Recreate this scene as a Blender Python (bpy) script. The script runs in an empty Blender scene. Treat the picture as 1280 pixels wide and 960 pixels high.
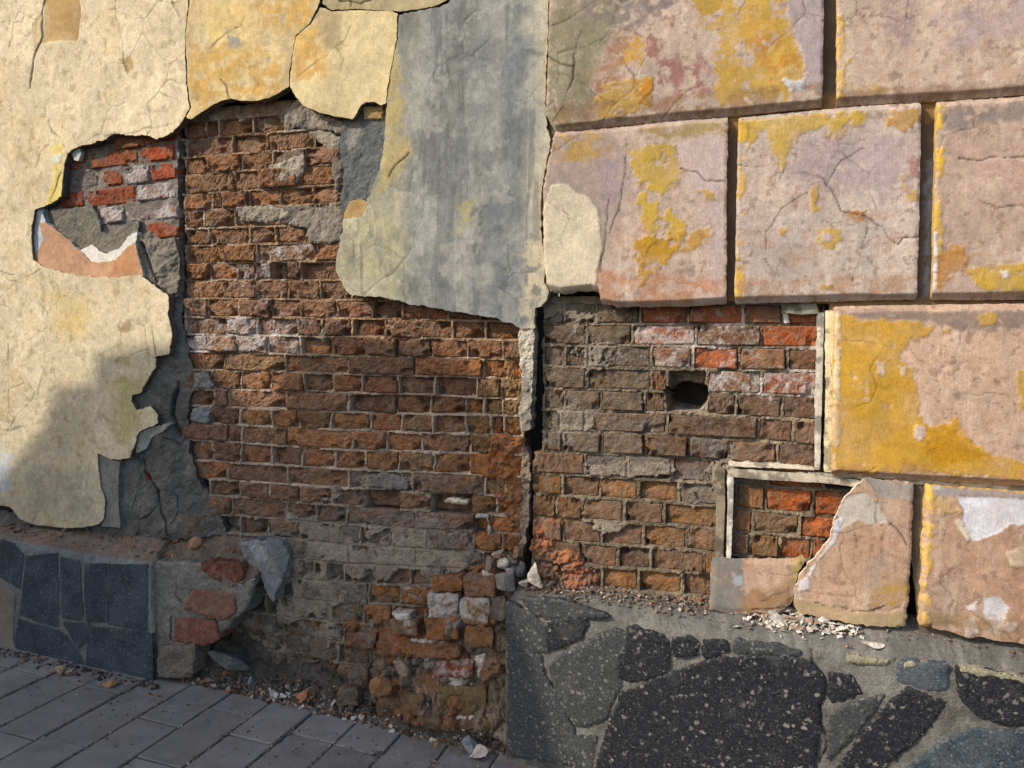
import bpy, math, random
import numpy as np
from mathutils import Matrix, Vector

random.seed(7); RNG = np.random.default_rng(11)
scene = bpy.context.scene
COL = scene.collection

# ------------------------------------------------------------------ camera
F_PX = 991.6                       # focal length in pixels of the 1280x960 photograph
CAM = np.array([0.0, -2.85, 1.52])
_y, _p, _r = [math.radians(a) for a in (17.628, 3.41, 0.55)]
fw = np.array([-math.sin(_y)*math.cos(_p), math.cos(_y)*math.cos(_p), -math.sin(_p)])
rt0 = np.array([math.cos(_y), math.sin(_y), 0.0]); up0 = np.cross(rt0, fw)
rt = rt0*math.cos(_r) + up0*math.sin(_r); up = up0*math.cos(_r) - rt0*math.sin(_r)
cam = bpy.data.cameras.new('camera'); cam_o = bpy.data.objects.new('camera', cam); COL.objects.link(cam_o)
cam.sensor_width = 36.0; cam.lens = F_PX/1280*36.0; cam.clip_start = 0.05; cam.clip_end = 500
m = Matrix.Identity(4)
for i in range(3):
    m[i][0] = rt[i]; m[i][1] = up[i]; m[i][2] = -fw[i]; m[i][3] = CAM[i]
cam_o.matrix_world = m; scene.camera = cam_o

# ------------------------------------------------------------------ light
SUN_AZ = math.radians(52)          # to the left of the wall's normal
SUN_EL = math.radians(34)
to_sun = np.array([-math.sin(SUN_AZ)*math.cos(SUN_EL), -math.cos(SUN_AZ)*math.cos(SUN_EL), math.sin(SUN_EL)])
world = bpy.data.worlds.new('World'); scene.world = world; world.use_nodes = True
wn = world.node_tree; bg = wn.nodes['Background']
sky = wn.nodes.new('ShaderNodeTexSky'); sky.sky_type = 'NISHITA'; sky.sun_disc = False
sky.sun_elevation = SUN_EL; sky.dust_density = 2.5; sky.ozone_density = 0.7
sky.sun_rotation = math.atan2(to_sun[0], to_sun[1])
wn.links.new(sky.outputs[0], bg.inputs[0]); bg.inputs[1].default_value = 0.15
sl = bpy.data.lights.new('sun', 'SUN'); sl.energy = 3.0; sl.angle = math.radians(0.45); sl.color = (1.0, 0.88, 0.71)
so = bpy.data.objects.new('sun', sl); COL.objects.link(so)
so.rotation_euler = Vector(to_sun).to_track_quat('Z', 'Y').to_euler(); so.location = (-6, -6, 8)
vs = scene.view_settings; vs.view_transform = 'Standard'; vs.look = 'None'; vs.exposure = 0.62; vs.gamma = 1.0
vs.use_curve_mapping = False

# ------------------------------------------------------------------ pixel <-> place
def ray(x, y): return rt*((x-640)/F_PX) + up*((480-y)/F_PX) + fw
def W(x, y, Y):                     # where the sight line through a photo pixel meets the plane y = Y
    d = ray(x, y); p = CAM + d*((Y-CAM[1])/d[1]); return (p[0], p[2])
def WP(pts, Y): return np.array([W(x, y, Y) for x, y in pts])
def gz(x): return 0.032 - 0.046*(x+2.46)       # the pavement falls gently to the right
def G(x, y, lift=0.0):                          # pixel to pavement
    d = ray(x, y); n = np.array([0.046, 0, 1.0]); p0 = np.array([-2.46, 0, 0.032+lift])
    return CAM + d*(np.dot(n, p0-CAM)/np.dot(n, d))

def lin(c):
    c = np.asarray(c, float)/255.0
    return np.where(c <= 0.04045, c/12.92, ((c+0.055)/1.055)**2.4)
ALB = 0.80
def S(r, g, b): return lin((r, g, b))*ALB       # colour as seen in full sun -> albedo

# ------------------------------------------------------------------ noise
def vnoise(x, y, seed=0):
    xi = np.floor(x).astype(np.int64); yi = np.floor(y).astype(np.int64)
    fx = x-xi; fy = y-yi
    fx = fx*fx*fx*(fx*(fx*6-15)+10); fy = fy*fy*fy*(fy*(fy*6-15)+10)
    def h(a, b):
        v = (a*374761393 + b*668265263 + seed*144269504) & 0xffffffff
        v = ((v ^ (v >> 13))*1274126177) & 0xffffffff
        v = ((v ^ (v >> 15))*2246822519) & 0xffffffff
        return ((v ^ (v >> 16)) & 0xffffffff)/4294967295.0
    a = h(xi, yi); b = h(xi+1, yi); c = h(xi, yi+1); d = h(xi+1, yi+1)
    return (a+(b-a)*fx)*(1-fy) + (c+(d-c)*fx)*fy
def fbm(x, y, f, o=4, seed=0, gain=0.5):
    r = 0.0; a = 1.0; t = 0.0
    for i in range(o):
        r = r + a*(vnoise(x*f+17.3*i, y*f-9.1*i, seed+i*31)*2-1); t += a; a *= gain; f *= 2.03
    return r/t*1.6
def worley(x, y, f, seed=0):
    xs = x*f; ys = y*f; xi = np.floor(xs); yi = np.floor(ys)
    d1 = np.full(np.shape(xs), 9.0); d2 = d1.copy(); cid = np.zeros(np.shape(xs))
    for dx in (-1, 0, 1):
        for dy in (-1, 0, 1):
            a = xi+dx; b = yi+dy
            def hh(k):
                v = (a.astype(np.int64)*374761393 + b.astype(np.int64)*668265263 + (seed+k)*144269504) & 0xffffffff
                v = ((v ^ (v >> 13))*1274126177) & 0xffffffff
                return ((v ^ (v >> 16)) & 0xffff)/65535.0
            d = np.hypot(a+hh(1)-xs, b+hh(2)-ys); cc = hh(3)
            cid = np.where(d < d1, cc, cid)
            d2 = np.where(d < d1, d1, np.minimum(d2, d)); d1 = np.minimum(d1, d)
    return d1, d2, cid
def sm(a, b, x):
    t = np.clip((x-a)/(b-a), 0, 1); return t*t*(3-2*t)

# ------------------------------------------------------------------ mesh helpers
def mk(name, V, Fc, mat, parent=None, col=None, smooth=True, rough=None):
    V = np.asarray(V, np.float32); Fc = np.asarray(Fc, np.int32); k = Fc.shape[1]
    me = bpy.data.meshes.new(name)
    me.vertices.add(len(V)); me.vertices.foreach_set('co', V.ravel())
    me.loops.add(Fc.size); me.loops.foreach_set('vertex_index', Fc.ravel())
    me.polygons.add(len(Fc)); me.polygons.foreach_set('loop_start', np.arange(0, Fc.size, k, dtype=np.int32))
    me.polygons.foreach_set('use_smooth', np.full(len(Fc), smooth))
    me.update(calc_edges=True); me.validate()
    if col is not None:
        a = me.attributes.new('Col', 'FLOAT_COLOR', 'POINT')
        c = np.ones((len(V), 4), np.float32); c[:, :3] = col; a.data.foreach_set('color', c.ravel())
    if mat: me.materials.append(mat)
    o = bpy.data.objects.new(name, me); COL.objects.link(o)
    if parent: o.parent = parent
    return o
def inst(name, me, parent=None, loc=(0, 0, 0), rot=(0, 0, 0), scale=(1, 1, 1)):
    o = bpy.data.objects.new(name, me); COL.objects.link(o)
    if parent: o.parent = parent
    o.location = loc; o.rotation_euler = rot; o.scale = scale
    return o
def thing(name, label, cat, loc=(0, 0, 0), group=None):
    o = bpy.data.objects.new(name, None); COL.objects.link(o); o.location = loc; o.empty_display_size = 0.1
    o['label'] = label; o['category'] = cat
    if group: o['group'] = group
    return o
def tag(o, label, cat, group=None):
    o['label'] = label; o['category'] = cat
    if group: o['group'] = group
    return o

def resample(P, step):
    P = np.asarray(P, float); Q = np.roll(P, -1, 0); out = []
    for a, b in zip(P, Q):
        n = max(1, int(math.ceil(np.hypot(*(b-a))/step)))
        for i in range(n): out.append(a+(b-a)*i/n)
    return np.array(out)
def roughen(P, amp, seed, f=28.0):     # the same everywhere in the wall, so that two edges of one crack still fit together
    x, z = P[:, 0], P[:, 1]
    def n(k): return fbm(x, z, f, 4, k)+0.8*fbm(x, z, f*3.1, 3, k+2)
    return P + np.stack([n(5), n(9)], 1)*(amp*0.85)

class Grid:
    def __init__(s, x0, z0, x1, z1, res):
        s.x0, s.z0, s.res = x0, z0, res
        s.nx = int(math.ceil((x1-x0)/res))+1; s.nz = int(math.ceil((z1-z0)/res))+1
        s.xs = x0+np.arange(s.nx)*res; s.zs = z0+np.arange(s.nz)*res
        s.X, s.Z = np.meshgrid(s.xs, s.zs)
    def dist(s, P, band, closed=True, near=False):
        D = np.full(s.X.shape, band); 
        if near: NX = s.X.copy(); NZ = s.Z.copy()
        Q = np.roll(P, -1, 0) if closed else P[1:]
        for a, b in zip(P if closed else P[:-1], Q):
            i0 = int(max(0, (min(a[0], b[0])-band-s.x0)//s.res)); i1 = int(min(s.nx, (max(a[0], b[0])+band-s.x0)//s.res+2))
            j0 = int(max(0, (min(a[1], b[1])-band-s.z0)//s.res)); j1 = int(min(s.nz, (max(a[1], b[1])+band-s.z0)//s.res+2))
            if i1 <= i0 or j1 <= j0: continue
            x = s.X[j0:j1, i0:i1]; z = s.Z[j0:j1, i0:i1]; d = b-a; L = d@d+1e-12
            t = np.clip(((x-a[0])*d[0]+(z-a[1])*d[1])/L, 0, 1); cx = a[0]+t*d[0]; cz = a[1]+t*d[1]
            r = np.hypot(x-cx, z-cz); v = D[j0:j1, i0:i1]; k = r < v; v[k] = r[k]
            if near:
                NX[j0:j1, i0:i1][k] = cx[k]; NZ[j0:j1, i0:i1][k] = cz[k]
        return (D, NX, NZ) if near else D
    def inside(s, P):
        M = np.zeros(s.X.shape, bool); Q = np.roll(P, -1, 0)
        for j, z in enumerate(s.zs):
            c = ((P[:, 1] > z) != (Q[:, 1] > z))
            if not c.any(): continue
            xs = np.sort(P[c, 0]+(z-P[c, 1])/(Q[c, 1]-P[c, 1])*(Q[c, 0]-P[c, 0]))
            M[j] = np.searchsorted(xs, s.xs) % 2 == 1
        return M
    def sd(s, P, band):
        D = s.dist(P, band); return np.where(s.inside(P), D, -D)

def sheet(name, poly, Y, parent, mat, base, res=0.004, th=0.03, relief=0.003, edge=0.004, seed=1, prof=None,
          patches=(), cracks=(), paintfn=None, edgecol=None, lip=0.0006, rfreq=9.0, yfn=None, world=False, undercut=0.006, craze=0.0):
    """a slab of render whose outline is traced in photo pixels (or given in metres): displaced front, broken edge all round"""
    P = np.asarray(poly, float) if world else WP(poly, Y)
    P = roughen(resample(P, 0.005), edge, seed) if edge else resample(P, 0.02)
    lo = P.min(0)-2*res; hi = P.max(0)+2*res
    g = Grid(lo[0], lo[1], hi[0], hi[1], res); X, Z = g.X, g.Z
    B = 0.05; D, NX, NZ = g.dist(P, B, near=True); ins = g.inside(P); sd = np.where(ins, D, -D)
    # colour
    C = np.empty(X.shape+(3,)); n = fbm(X, Z, 5.0, 5, seed+3)
    C[:] = base; C *= (1+0.12*n+0.10*fbm(X, Z, 50, 4, seed+5, 0.7))[..., None]
    if paintfn: C = paintfn(X, Z, C)
    y = np.full(X.shape, float(Y)) + relief*fbm(X, Z, rfreq, 5, seed+8, 0.34 if mat is M_PL else 0.5) + (0.07 if mat is M_PL else 0.18)*relief*fbm(X, Z, 70, 2, seed+9)
    for pt in patches:
        poly2, rgb = pt[0], np.asarray(pt[1]); amp = pt[2] if len(pt) > 2 else 0.01; soft = pt[3] if len(pt) > 3 else 0.003
        holes = pt[4] if len(pt) > 4 else 0.0; lift = pt[5] if len(pt) > 5 else (0.0024 if soft <= 0.003 else 0.0); op = pt[6] if len(pt) > 6 else 1.0
        q = resample(WP(poly2, Y), 0.03); band = max(0.06, amp*4+soft)
        s2 = g.sd(q, band) + amp*(1.2*fbm(X, Z, 20, 5, seed+(len(poly2)*7+int(poly2[0][0])) % 91, 0.65)+0.8*fbm(X, Z, 75, 3, seed+17, 0.6))
        a = sm(-soft*1.3, soft*1.3, s2)*op*np.clip(0.92+0.25*fbm(X, Z, 13, 4, seed+19), 0.3, 1)
        if holes: a = a*sm(holes-0.18, holes+0.06, 0.5+0.5*fbm(X, Z, 26, 5, seed+int(poly2[0][1]) % 53, 0.62))
        n2 = 1+0.13*fbm(X, Z, 14, 5, seed+21)
        C = C*(1-a[..., None]) + (rgb*n2[..., None])*a[..., None]
        y = y - lift*a
    if craze:
        d1_, d2_, _c = worley(X+0.02*fbm(X, Z, 9, 4, seed+55), Z+0.02*fbm(X, Z, 9, 4, seed+56), 5.5, seed+57)
        k = sm(0.030, 0.004, d2_-d1_)*sm(0.05, 0.45, fbm(X, Z, 3.5, 3, seed+58)); y = y+0.0016*k; C = C*(1-craze*k)[..., None]
    for cr in cracks:
        q = WP(cr[0], Y); w = cr[1]; dep = cr[2]
        pts = [q[0]]
        for a_, b_ in zip(q[:-1], q[1:]):
            k = max(1, int(np.hypot(*(b_-a_))/0.012))
            for i in range(1, k+1): pts.append(a_+(b_-a_)*i/k)
        q = np.array(pts); q = q + np.stack([fbm(q[:, 0], q[:, 1], 30, 3, seed+61), fbm(q[:, 0], q[:, 1], 30, 3, seed+77)], 1)*0.005
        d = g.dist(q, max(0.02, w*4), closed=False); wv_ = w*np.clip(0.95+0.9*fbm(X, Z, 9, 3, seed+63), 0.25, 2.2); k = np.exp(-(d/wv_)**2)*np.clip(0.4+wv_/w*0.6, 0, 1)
        y = y + dep*k; C = C*(1-0.72*k)[..., None]; k2 = np.exp(-(d/(w*4))**2)*0.22*np.clip(0.6+fbm(X, Z, 16, 3, seed+64), 0, 1); C = C*(1-k2[..., None])  # crack shade and dirt put into the colour, besides the cut itself
    if prof is not None: y = y + prof(np.clip(sd, 0, B), X, Z)
    y = y + lip*np.clip(1-sd/0.010, 0, 1)**2
    if yfn is not None: y = y + yfn(X, Z)
    # quads
    cin = (ins[:-1, :-1].astype(int)+ins[:-1, 1:]+ins[1:, :-1]+ins[1:, 1:])
    cin = (cin >= 3)
    use = np.zeros(X.shape, bool)
    for a, b in ((0, 0), (0, 1), (1, 0), (1, 1)): use[a:X.shape[0]-1+a, b:X.shape[1]-1+b] |= cin
    idx = -np.ones(X.shape, int); idx[use] = np.arange(use.sum())
    qj, qi = np.nonzero(cin)
    Fq = np.stack([idx[qj, qi], idx[qj, qi+1], idx[qj+1, qi+1], idx[qj+1, qi]], 1)
    e = np.concatenate([Fq[:, [k, (k+1) % 4]] for k in range(4)]); N = int(use.sum())
    key = e[:, 0]*N+e[:, 1]; rev = e[:, 1]*N+e[:, 0]; bd = e[~np.isin(key, rev)]
    px = X[use]; pz = Z[use]; py = y[use]; nx_, nz_ = NX[use], NZ[use]
    bv = np.unique(bd); far = D[use][bv] < 1.2*res
    px[bv] = np.where(far, nx_[bv], px[bv]); pz[bv] = np.where(far, nz_[bv], pz[bv])
    Vf = np.stack([px, py, pz], 1); Cf = C[use]
    # broken edge
    mp = -np.ones(N, int); mp[bv] = np.arange(len(bv)); nb = len(bv)
    bx, by, bz = px[bv], py[bv], pz[bv]
    jig = fbm(bx, bz, 40, 3, seed+40)*undercut
    T = np.zeros((N, 2)); dv = np.stack([px[bd[:, 1]]-px[bd[:, 0]], pz[bd[:, 1]]-pz[bd[:, 0]]], 1)
    np.add.at(T, bd[:, 0], dv); np.add.at(T, bd[:, 1], dv); T = T[bv]; T /= np.linalg.norm(T, axis=1)[:, None]+1e-9
    ox, oz = T[:, 1], -T[:, 0]
    rings = []
    for fr, o_ in ((0, 0), (0.25, 0.3), (0.6, 1.0), (1.0, 0.2)):
        rings.append(np.stack([bx+ox*(jig*o_-0.4*undercut*o_), by+(Y+th-by)*fr, bz+oz*(jig*o_-0.4*undercut*o_)], 1))
    ec = Cf[bv]*0.9 if edgecol is None else np.tile(edgecol, (nb, 1))*(1+0.2*fbm(bx, bz, 50, 3, seed+44))[:, None]
    V = np.concatenate([Vf]+rings); C_all = np.concatenate([Cf]+[Cf[bv]*0.5+ec*0.5]+[ec]*3)
    a, b = mp[bd[:, 0]], mp[bd[:, 1]]; Fs = []
    for k in range(3):
        o0 = N+k*nb; o1 = N+(k+1)*nb; Fs.append(np.stack([b+o0, a+o0, a+o1, b+o1], 1))
    return mk(name, V, np.concatenate([Fq]+Fs), mat, parent, np.clip(C_all, 0.003, 0.9), smooth=mat is M_PL)

# ------------------------------------------------------------------ materials
class NT:
    def __init__(s, name):
        s.m = bpy.data.materials.new(name); s.m.use_nodes = True; s.t = s.m.node_tree; s.n = s.t.nodes
        s.b = s.n['Principled BSDF']; s.b.inputs['Roughness'].default_value = 0.9
        s.b.inputs['Specular IOR Level'].default_value = 0.25
        s.pos = s.n.new('ShaderNodeNewGeometry').outputs['Position']
    def L(s, a, b): s.t.links.new(a, b)
    def set(s, sock, v):
        if isinstance(v, (int, float)): sock.default_value = v
        elif isinstance(v, (tuple, list, np.ndarray)): sock.default_value = tuple(v)+((1,) if len(v) == 3 and sock.type == 'RGBA' else ())
        else: s.L(v, sock)
    def noise(s, scale, detail=5, rough=0.6, vec=None, dist=0.0):
        k = s.n.new('ShaderNodeTexNoise'); k.inputs['Scale'].default_value = scale; k.inputs['Detail'].default_value = detail
        k.inputs['Roughness'].default_value = rough; k.inputs['Distortion'].default_value = dist
        s.L(vec if vec is not None else s.pos, k.inputs['Vector']); return k.outputs['Fac']
    def voro(s, scale, feature='F1', vec=None, rnd=1.0):
        k = s.n.new('ShaderNodeTexVoronoi'); k.feature = feature; k.inputs['Scale'].default_value = scale
        k.inputs['Randomness'].default_value = rnd
        s.L(vec if vec is not None else s.pos, k.inputs['Vector']); return k
    def mp(s, v, a, b, c=0.0, d=1.0, smooth=False):
        k = s.n.new('ShaderNodeMapRange'); k.clamp = True
        if smooth: k.interpolation_type = 'SMOOTHSTEP'
        s.set(k.inputs[0], v); s.set(k.inputs[1], a); s.set(k.inputs[2], b); s.set(k.inputs[3], c); s.set(k.inputs[4], d); return k.outputs[0]
    def math(s, op, a, b=0.0):
        k = s.n.new('ShaderNodeMath'); k.operation = op; s.set(k.inputs[0], a); s.set(k.inputs[1], b); return k.outputs[0]
    def mix(s, f, a, b, mode='MIX'):
        k = s.n.new('ShaderNodeMix'); k.data_type = 'RGBA'; k.blend_type = mode
        s.set(k.inputs[0], f); s.set(k.inputs[6], a); s.set(k.inputs[7], b); return k.outputs[2]
    def mul(s, col, v):                # colour times a scalar
        k = s.n.new('ShaderNodeVectorMath'); k.operation = 'SCALE'; s.set(k.inputs[0], col); s.set(k.inputs[3], v); return k.outputs[0]
    def attr(s, name, typ='GEOMETRY'):
        k = s.n.new('ShaderNodeAttribute'); k.attribute_name = name; k.attribute_type = typ; return k
    def bump(s, h, strength=0.5, dist=0.004, prev=None):
        k = s.n.new('ShaderNodeBump'); k.inputs['Strength'].default_value = strength; k.inputs['Distance'].default_value = dist
        s.L(h, k.inputs['Height'])
        if prev is not None: s.L(prev, k.inputs['Normal'])
        return k.outputs[0]
    def stretch(s, sc):
        k = s.n.new('ShaderNodeVectorMath'); k.operation = 'MULTIPLY'; s.L(s.pos, k.inputs[0]); k.inputs[1].default_value = sc; return k.outputs[0]
    def done(s, col, nrm=None, rough=None):
        s.set(s.b.inputs['Base Color'], col)
        if nrm is not None: s.L(nrm, s.b.inputs['Normal'])
        if rough is not None: s.set(s.b.inputs['Roughness'], rough)
        return s.m

def plaster_mat():
    t = NT('painted_plaster'); c = t.attr('Col').outputs['Color']
    f1 = t.mp(t.noise(190, 4, 0.75), 0.28, 0.72, 0.74, 1.24); f2 = t.mp(t.noise(36, 7, 0.7), 0.3, 0.7, 0.80, 1.18)
    brush = t.mp(t.noise(70, 5, 0.65, t.stretch((4, 1, 0.4))), 0.3, 0.7, 0.90, 1.10)
    c = t.mul(t.mul(t.mul(c, f1), f2), brush)
    v = t.mp(t.noise(130, 3, 0.6), 0.62, 0.70)           # small pits and dirt specks
    spk = t.math('MULTIPLY', v, t.mp(t.noise(8, 4, 0.6), 0.46, 0.62))
    c = t.mix(t.math('MULTIPLY', spk, 0.6), c, (0.12, 0.09, 0.06))
    b1 = t.bump(t.noise(260, 4, 0.8), 0.20, 0.0014)
    b2 = t.bump(t.math('MULTIPLY', t.noise(70, 5, 0.65), t.mp(t.noise(6, 4, 0.6), 0.38, 0.62, 0.0, 1.2)), 0.18, 0.0026, b1)
    b3 = t.bump(t.noise(34, 4, 0.6, t.stretch((3.0, 1, 0.6))), 0.16, 0.0030, b2)
    return t.done(c, b3, 0.88)
def cement_mat():
    t = NT('rough_cement'); c = t.attr('Col').outputs['Color']
    f1 = t.mp(t.noise(170, 5, 0.75), 0.3, 0.7, 0.60, 1.38); f2 = t.mp(t.noise(30, 6, 0.7), 0.3, 0.7, 0.72, 1.26)
    c = t.mul(t.mul(c, f1), f2)
    b1 = t.bump(t.noise(230, 4, 0.8), 0.8, 0.004); b2 = t.bump(t.noise(75, 6, 0.7), 0.8, 0.010, b1)
    return t.done(c, b2, 0.95)
def brick_mat():
    t = NT('weathered_brick'); oi = t.n.new('ShaderNodeObjectInfo'); c = oi.outputs['Color']
    g = t.attr('grime', 'OBJECT').outputs['Fac']; e = t.attr('salt', 'OBJECT').outputs['Fac']
    n1 = t.noise(24, 6, 0.62); n2 = t.noise(150, 4, 0.75)
    c = t.mul(t.mul(c, t.mp(n1, 0.28, 0.72, 0.52, 1.46)), t.mp(n2, 0.3, 0.7, 0.62, 1.36))
    du = t.mp(t.noise(31, 7, 0.72), 0.40, 0.64); c = t.mix(t.math('MULTIPLY', du, 0.55), c, (0.29, 0.225, 0.165))   # mortar dust
    ok = t.mp(t.noise(13, 5, 0.6, dist=0.6), 0.52, 0.70)                    # orange heart where the skin has gone
    c = t.mix(t.math('MULTIPLY', ok, 0.45), c, t.mix(1.0, c, (1.55, 1.12, 0.78, 1), 'MULTIPLY'))
    # cement wash / soot
    gm = t.mp(t.math('ADD', t.noise(17, 7, 0.66), t.math('MULTIPLY', g, 0.62)), 0.74, 0.92)
    gcol = t.mul((0.205, 0.185, 0.158), t.mp(t.noise(70, 5, 0.7), 0.3, 0.7, 0.62, 1.4))
    c = t.mix(t.math('MULTIPLY', gm, 0.88), c, gcol)
    # white salts
    sm_ = t.mp(t.math('ADD', t.noise(19, 9, 0.78, dist=0.5), t.math('MULTIPLY', e, 0.30)), 0.64, 0.78)
    c = t.mix(t.math('MULTIPLY', sm_, 0.85), c, (0.60, 0.56, 0.54))
    pits = t.mp(t.noise(110, 4, 0.65), 0.58, 0.68)
    c = t.mix(t.math('MULTIPLY', pits, 0.5), c, t.mul(c, 0.45))
    b1 = t.bump(t.noise(220, 4, 0.8), 0.9, 0.0045); b2 = t.bump(t.noise(80, 6, 0.72), 1.0, 0.012, b1)
    b2 = t.bump(t.math('ABSOLUTE', t.math('SUBTRACT', t.noise(48, 5, 0.7), 0.5)), 0.8, 0.020, b2)
    return t.done(c, b2, 0.95)
def granite_mat(name, dark, light, dens, dusty, scale=34, rough=0.42, dustc=(0.15, 0.145, 0.135)):
    t = NT(name)
    w = t.n.new('ShaderNodeVectorMath'); w.operation = 'ADD'; 
    nz = t.n.new('ShaderNodeTexNoise'); nz.inputs['Scale'].default_value = 55; nz.inputs['Detail'].default_value = 4; t.L(t.pos, nz.inputs['Vector'])
    sc = t.n.new('ShaderNodeVectorMath'); sc.operation = 'SCALE'; t.L(nz.outputs['Color'], sc.inputs[0]); sc.inputs[3].default_value = 0.022
    t.L(t.pos, w.inputs[0]); t.L(sc.outputs[0], w.inputs[1]); vec = w.outputs[0]
    v = t.voro(scale, vec=vec); d = v.outputs['Distance']; cc = v.outputs['Color']
    sep = t.n.new('ShaderNodeSeparateColor'); t.L(cc, sep.inputs[0])
    on = t.mp(sep.outputs[0], 1-dens-0.02, 1-dens+0.02)
    rad = t.math('ADD', t.mp(t.math('POWER', sep.outputs[1], 1.3), 0, 1, 0.06, 0.54), t.mp(t.noise(120, 4, 0.7), 0.3, 0.7, -0.16, 0.16))
    spot = t.math('MULTIPLY', on, t.mp(t.math('SUBTRACT', d, rad), -0.10, 0.04, 1.0, 0.0))
    v2 = t.voro(scale*2.7, vec=vec); s2 = t.n.new('ShaderNodeSeparateColor'); t.L(v2.outputs['Color'], s2.inputs[0])
    spot2 = t.math('MULTIPLY', t.mp(s2.outputs[0], 0.55, 0.62), t.mp(v2.outputs['Distance'], 0.15, 0.45, 1, 0))
    base = t.mul(dark, t.mp(t.noise(150, 4, 0.75), 0.3, 0.7, 0.2, 2.4))
    lc = t.mul(t.mul(light, t.mp(sep.outputs[2], 0, 1, 0.3, 1.25)), t.mp(t.noise(170, 4, 0.75), 0.3, 0.7, 0.6, 1.3))
    c = t.mix(t.math('MULTIPLY', spot2, 0.55), base, t.mul(light, 0.6)); c = t.mix(t.math('MULTIPLY', spot, 0.85), c, lc)
    dm = t.mp(t.noise(7, 6, 0.65), 0.62-0.3*dusty, 0.86-0.3*dusty)
    c = t.mix(t.math('MULTIPLY', dm, 0.35+0.4*dusty), c, t.mul(dustc, t.mp(t.noise(150, 5, 0.75), 0.3, 0.7, 0.45, 1.5)))
    b = t.bump(t.noise(180, 4, 0.7), 0.22, 0.002); b = t.bump(t.noise(26, 5), 0.3, 0.004, b)
    return t.done(c, b, t.mp(dm, 0, 1, rough, 0.8))
def paver_mat():
    t = NT('grey_paver'); oi = t.n.new('ShaderNodeObjectInfo')
    c = t.mul((0.172, 0.170, 0.166), t.mp(oi.outputs['Random'], 0, 1, 0.82, 1.16))
    c = t.mul(t.mul(c, t.mp(t.noise(9, 6, 0.6), 0.3, 0.7, 0.78, 1.2)), t.mp(t.noise(260, 3, 0.7), 0.3, 0.7, 0.8, 1.2))
    st = t.mp(t.noise(5, 7, 0.66), 0.48, 0.70); c = t.mix(t.math('MULTIPLY', st, 0.55), c, (0.17, 0.155, 0.13)); dk = t.mp(t.noise(14, 6, 0.7), 0.56, 0.72); c = t.mix(t.math('MULTIPLY', dk, 0.4), c, (0.07, 0.067, 0.062))
    sp = t.mp(t.noise(140, 2, 0.5), 0.74, 0.78); c = t.mix(t.math('MULTIPLY', sp, 0.35), c, (0.30, 0.29, 0.27))
    b = t.bump(t.noise(420, 3, 0.7), 0.3, 0.0015); b = t.bump(t.noise(40, 5), 0.25, 0.003, b)
    return t.done(c, b, 0.82)
def obj_mat(name, bump=0.9, fine=230):       # loose stone, its colour set on the object
    t = NT(name); oi = t.n.new('ShaderNodeObjectInfo'); c = oi.outputs['Color']
    c = t.mul(t.mul(c, t.mp(t.noise(30, 6, 0.65), 0.3, 0.7, 0.6, 1.35)), t.mp(t.noise(150, 4, 0.7), 0.3, 0.7, 0.75, 1.25))
    d = t.mp(t.noise(45, 5), 0.55, 0.68); c = t.mix(t.math('MULTIPLY', d, 0.5), c, (0.16, 0.13, 0.10))
    b = t.bump(t.noise(fine, 4, 0.75), 0.5, 0.003); b = t.bump(t.noise(60, 6, 0.65), bump, 0.009, b)
    return t.done(c, b, 0.93)
def plain_mat(name, rgb, n=0.25):
    t = NT(name); c = t.mul(rgb, t.mp(t.noise(12, 6), 0.3, 0.7, 1-n, 1+n))
    return t.done(c, t.bump(t.noise(60, 5), 0.5, 0.006), 0.9)
M_PL = plaster_mat(); M_CE = cement_mat(); M_BR = brick_mat(); M_PV = paver_mat(); M_ST = obj_mat('loose_stone')
M_G1 = granite_mat('black_granite', (0.012, 0.0135, 0.017), (0.20, 0.185, 0.168), 0.85, 0.12, 60)
M_G2 = granite_mat('dusty_green_granite', (0.030, 0.033, 0.035), (0.15, 0.148, 0.14), 0.8, 0.22, 70, 0.6, (0.12, 0.122, 0.118))
M_G3 = granite_mat('blue_grey_granite', (0.026, 0.034, 0.042), (0.14, 0.155, 0.17), 0.75, 0.60, 85, 0.45, (0.095, 0.112, 0.13))
M_AS = plain_mat('asphalt', (0.05, 0.05, 0.052)); M_DK = plain_mat('wall_core', (0.075, 0.06, 0.05))
M_FAR = plain_mat('caster_render', (0.42, 0.38, 0.32))

# ------------------------------------------------------------------ ground
V = [(-40, -60, gz(-40)-0.07), (40, -60, gz(40)-0.07), (40, 0.3, gz(40)-0.07), (-40, 0.3, gz(-40)-0.07)]
gr = mk('ground', V, [(0, 1, 2, 3)], M_AS); gr['kind'] = 'structure'
pv = bpy.data.objects.new('pavement', None); COL.objects.link(pv); pv['kind'] = 'structure'
def slab_mesh(w, l, h, b=0.004):
    def ring(dx, z): return [(-w/2+dx, -l/2+dx, z), (w/2-dx, -l/2+dx, z), (w/2-dx, l/2-dx, z), (-w/2+dx, l/2-dx, z)]
    V = ring(0, -h)+ring(0, -b)+ring(b, 0); Fq = []
    for k in range(2):
        for i in range(4): Fq.append((k*4+i, k*4+(i+1) % 4, k*4+4+(i+1) % 4, k*4+4+i))
    Fq.append((8, 9, 10, 11))
    o = mk('paving_slab', V, Fq, M_PV, smooth=False); me = o.data; bpy.data.objects.remove(o); return me
SW = 0.198; SL = 0.396
slab_me = slab_mesh(SW-0.007, SL-0.007, 0.06)
sa = math.atan(0.046)
xj = G(67, 959)[0]                  # one long joint seen in the photograph
phase = {0: G(60, 921)[1], 1: G(172, 896)[1], 2: G(195, 952)[1], 3: G(310, 924)[1]}
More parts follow.
